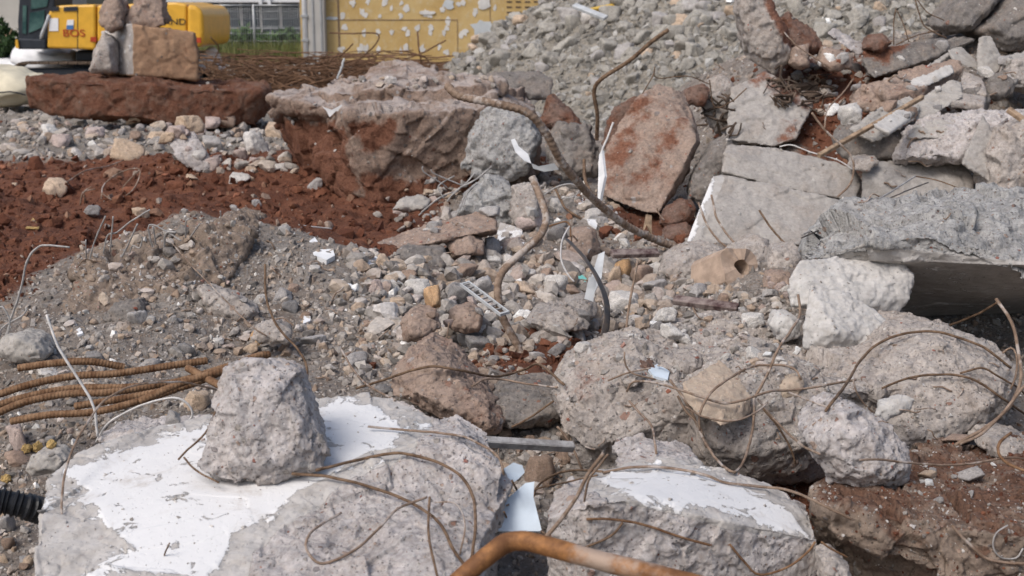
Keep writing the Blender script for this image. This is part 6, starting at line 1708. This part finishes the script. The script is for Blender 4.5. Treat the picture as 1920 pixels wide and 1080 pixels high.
# greenery
def leaf_mat(name, a, b):
    k = N(name)
    g = k.n('NewGeometry')
    k.b.inputs['Specular IOR Level'].default_value = .3
    return k.out(k.mix(g.outputs['Random Per Island'], a, b), .6)
M['leaf'] = leaf_mat('shrub_leaf', (.045, .10, .022), (.11, .19, .05))
M['leaf_dark'] = leaf_mat('dark_leaf', (.018, .045, .014), (.045, .085, .028))
M['grass'] = leaf_mat('grass_blade', (.10, .135, .035), (.20, .19, .07))
def shrub(label, px, py0, py1, wpx, Y, n_, mat, seed):
    r = np.random.default_rng(seed)
    b = P(px, py1, Y)
    t = empty('shrub', b, label, 'shrub', 'shrubs behind the site')
    H_ = P(px, py0, Y)[2] - b[2]
    w = wpx / FOC * Y / 2
    L, S_ = [], []
    for i in range(9):
        a = r.uniform(0, 6.28)
        tip = np.array([math.cos(a) * w * .7, math.sin(a) * w * .6, H_ * r.uniform(.55, .95)])
        S_.append(tube(catmull([(0, 0, 0), tip * [.3, .3, .5], tip], .2), .015, 5))
    ctr = r.normal(size=(26, 3)) * [w * .42, w * .36, H_ * .2] + [0, 0, H_ * .52]
    ctr[:, 2] = np.clip(ctr[:, 2], .1, H_)
    V, F = [], []
    for i in range(n_):
        c = ctr[int(r.integers(26))] + r.normal(size=3) * [w * .16, w * .16, H_ * .09]
        c[2] = max(c[2], .03)
        l_ = r.uniform(.07, .14)
        d1 = r.normal(size=3); d1 /= np.linalg.norm(d1)
        d2 = np.cross(d1, r.normal(size=3)); d2 /= np.linalg.norm(d2)
        k0 = len(V)
        V += [c - d1 * l_, c + d2 * l_ * .4, c + d1 * l_, c - d2 * l_ * .4]
        F += [(k0, k0 + 1, k0 + 2), (k0, k0 + 2, k0 + 3)]
    o = link('foliage', np_mesh('foliage', np.array(V), np.array(F), M[mat]), t)
    V, F = tri_mesh(S_)
    link('stem', np_mesh('stem', V, F, M['wood'], True), t)
shrub('tall dark green shrub behind the fence post', 455, 42, 112, 62, 38.5, 1500, 'leaf', 1)
shrub('low green shrub left of the white downpipe', 545, 62, 112, 60, 38.4, 1300, 'leaf', 2)
shrub('small green shrub between the two larger shrubs', 500, 66, 112, 44, 38.8, 900, 'leaf', 3)
shrub('low shrub right of the yellow excavator', 408, 76, 114, 46, 38.6, 700, 'grass', 5)
shrub('dark shrub at the far left edge behind the cab', 5, 48, 118, 72, 33.5, 1800, 'leaf_dark', 4)
V, F = [], []
for i in range(5000):
    px, Y = rng.uniform(375, 575), rng.uniform(33.8, 40)
    b = P(px, 100, Y); b[2] = -.02
    h_ = rng.uniform(.15, .65)
    a = rng.uniform(0, 6.28)
    d1 = np.array([math.cos(a), math.sin(a), 0]) * .02
    k0 = len(V)
    V += [b - d1, b + d1, b + np.array([rng.normal() * .12, rng.normal() * .12, h_])]
    F.append((k0, k0 + 1, k0 + 2))
tag(link('grass', np_mesh('grass', np.array(V), np.array(F), M['grass'])), kind='stuff')

# heap of tangled rusty bars
TT = []
r = np.random.default_rng(77)
for i in range(700):
    px = r.uniform(414, 900)
    Y = r.uniform(22.5, 26.5)
    b = P(px, 150, Y)
    zmax = .52 if px < 640 else .36
    z = r.uniform(0, 1) ** 1.4 * zmax
    L = r.uniform(.5, 1.8)
    a = r.uniform(-.5, .5) + (math.pi if r.random() < .5 else 0)
    p0 = np.array([b[0], Y, z])
    pts = [p0]
    d = np.array([math.cos(a), r.uniform(-.5, .5), r.uniform(-.1, .35)])
    for j in range(4):
        d = d + np.array([r.normal() * .25, r.normal() * .25, r.normal() * .3 - .10])
        q = pts[-1] + d * L / 4
        q[2] = np.clip(q[2], 0, zmax * 1.1)
        pts.append(q)
    TT.append(tube(catmull(pts, .12), r.uniform(.007, .014), 5))
V, F = tri_mesh(TT)
M['tangle'] = rust('tangle_rust', (.085, .045, .026), (.20, .115, .068), scale=3)
tag(link('tangled_rebar', np_mesh('tangled_rebar', V, F, M['tangle'], True)), kind='stuff')
for i, (lb, pts) in enumerate([
    ('arched rusty bar rising left in front of the yellow wall', [(618, 62), (660, 63), (700, 62), (711, 70), (700, 88), (682, 104)]), ('straight rusty bar slanting up beside the grey pillar', [(634, 106), (648, 96), (662, 82)]),
    ('rusty bar bowed before the middle of the yellow wall', [(700, 108), (716, 96), (740, 100), (790, 104), (806, 118)]), ('thin rusty bar curving up from the foundation', [(790, 118), (784, 80), (783, 60), (786, 95)]),
    ('rusty bar leaning right before the yellow wall', [(740, 118), (790, 100), (820, 84), (836, 76)]), ('long low rusty arc above the foundation block', [(742, 96), (770, 98), (800, 108), (850, 105)]),
    ('rusty rod sticking up above the tangle at left', [(400, 118), (410, 90), (395, 70)]), ('rusty hoop at the right end of the tangle', [(925, 130), (945, 90), (948, 75), (930, 118)]),
    ('rusty bar crossing low before the yellow wall', [(690, 112), (730, 106), (760, 114), (810, 112)])]):
    wire(lb, pts, 4, 'tangle', (24, 23.5), 'rebar', 'rebar', 'rusty bars rising from the tangle')
wire('pale grey rod leaning out of the rusty tangle', [(632, 148), (640, 128), (645, 110)], 6, 'pale_plate', (21, 21), 'rebar', 'rod')
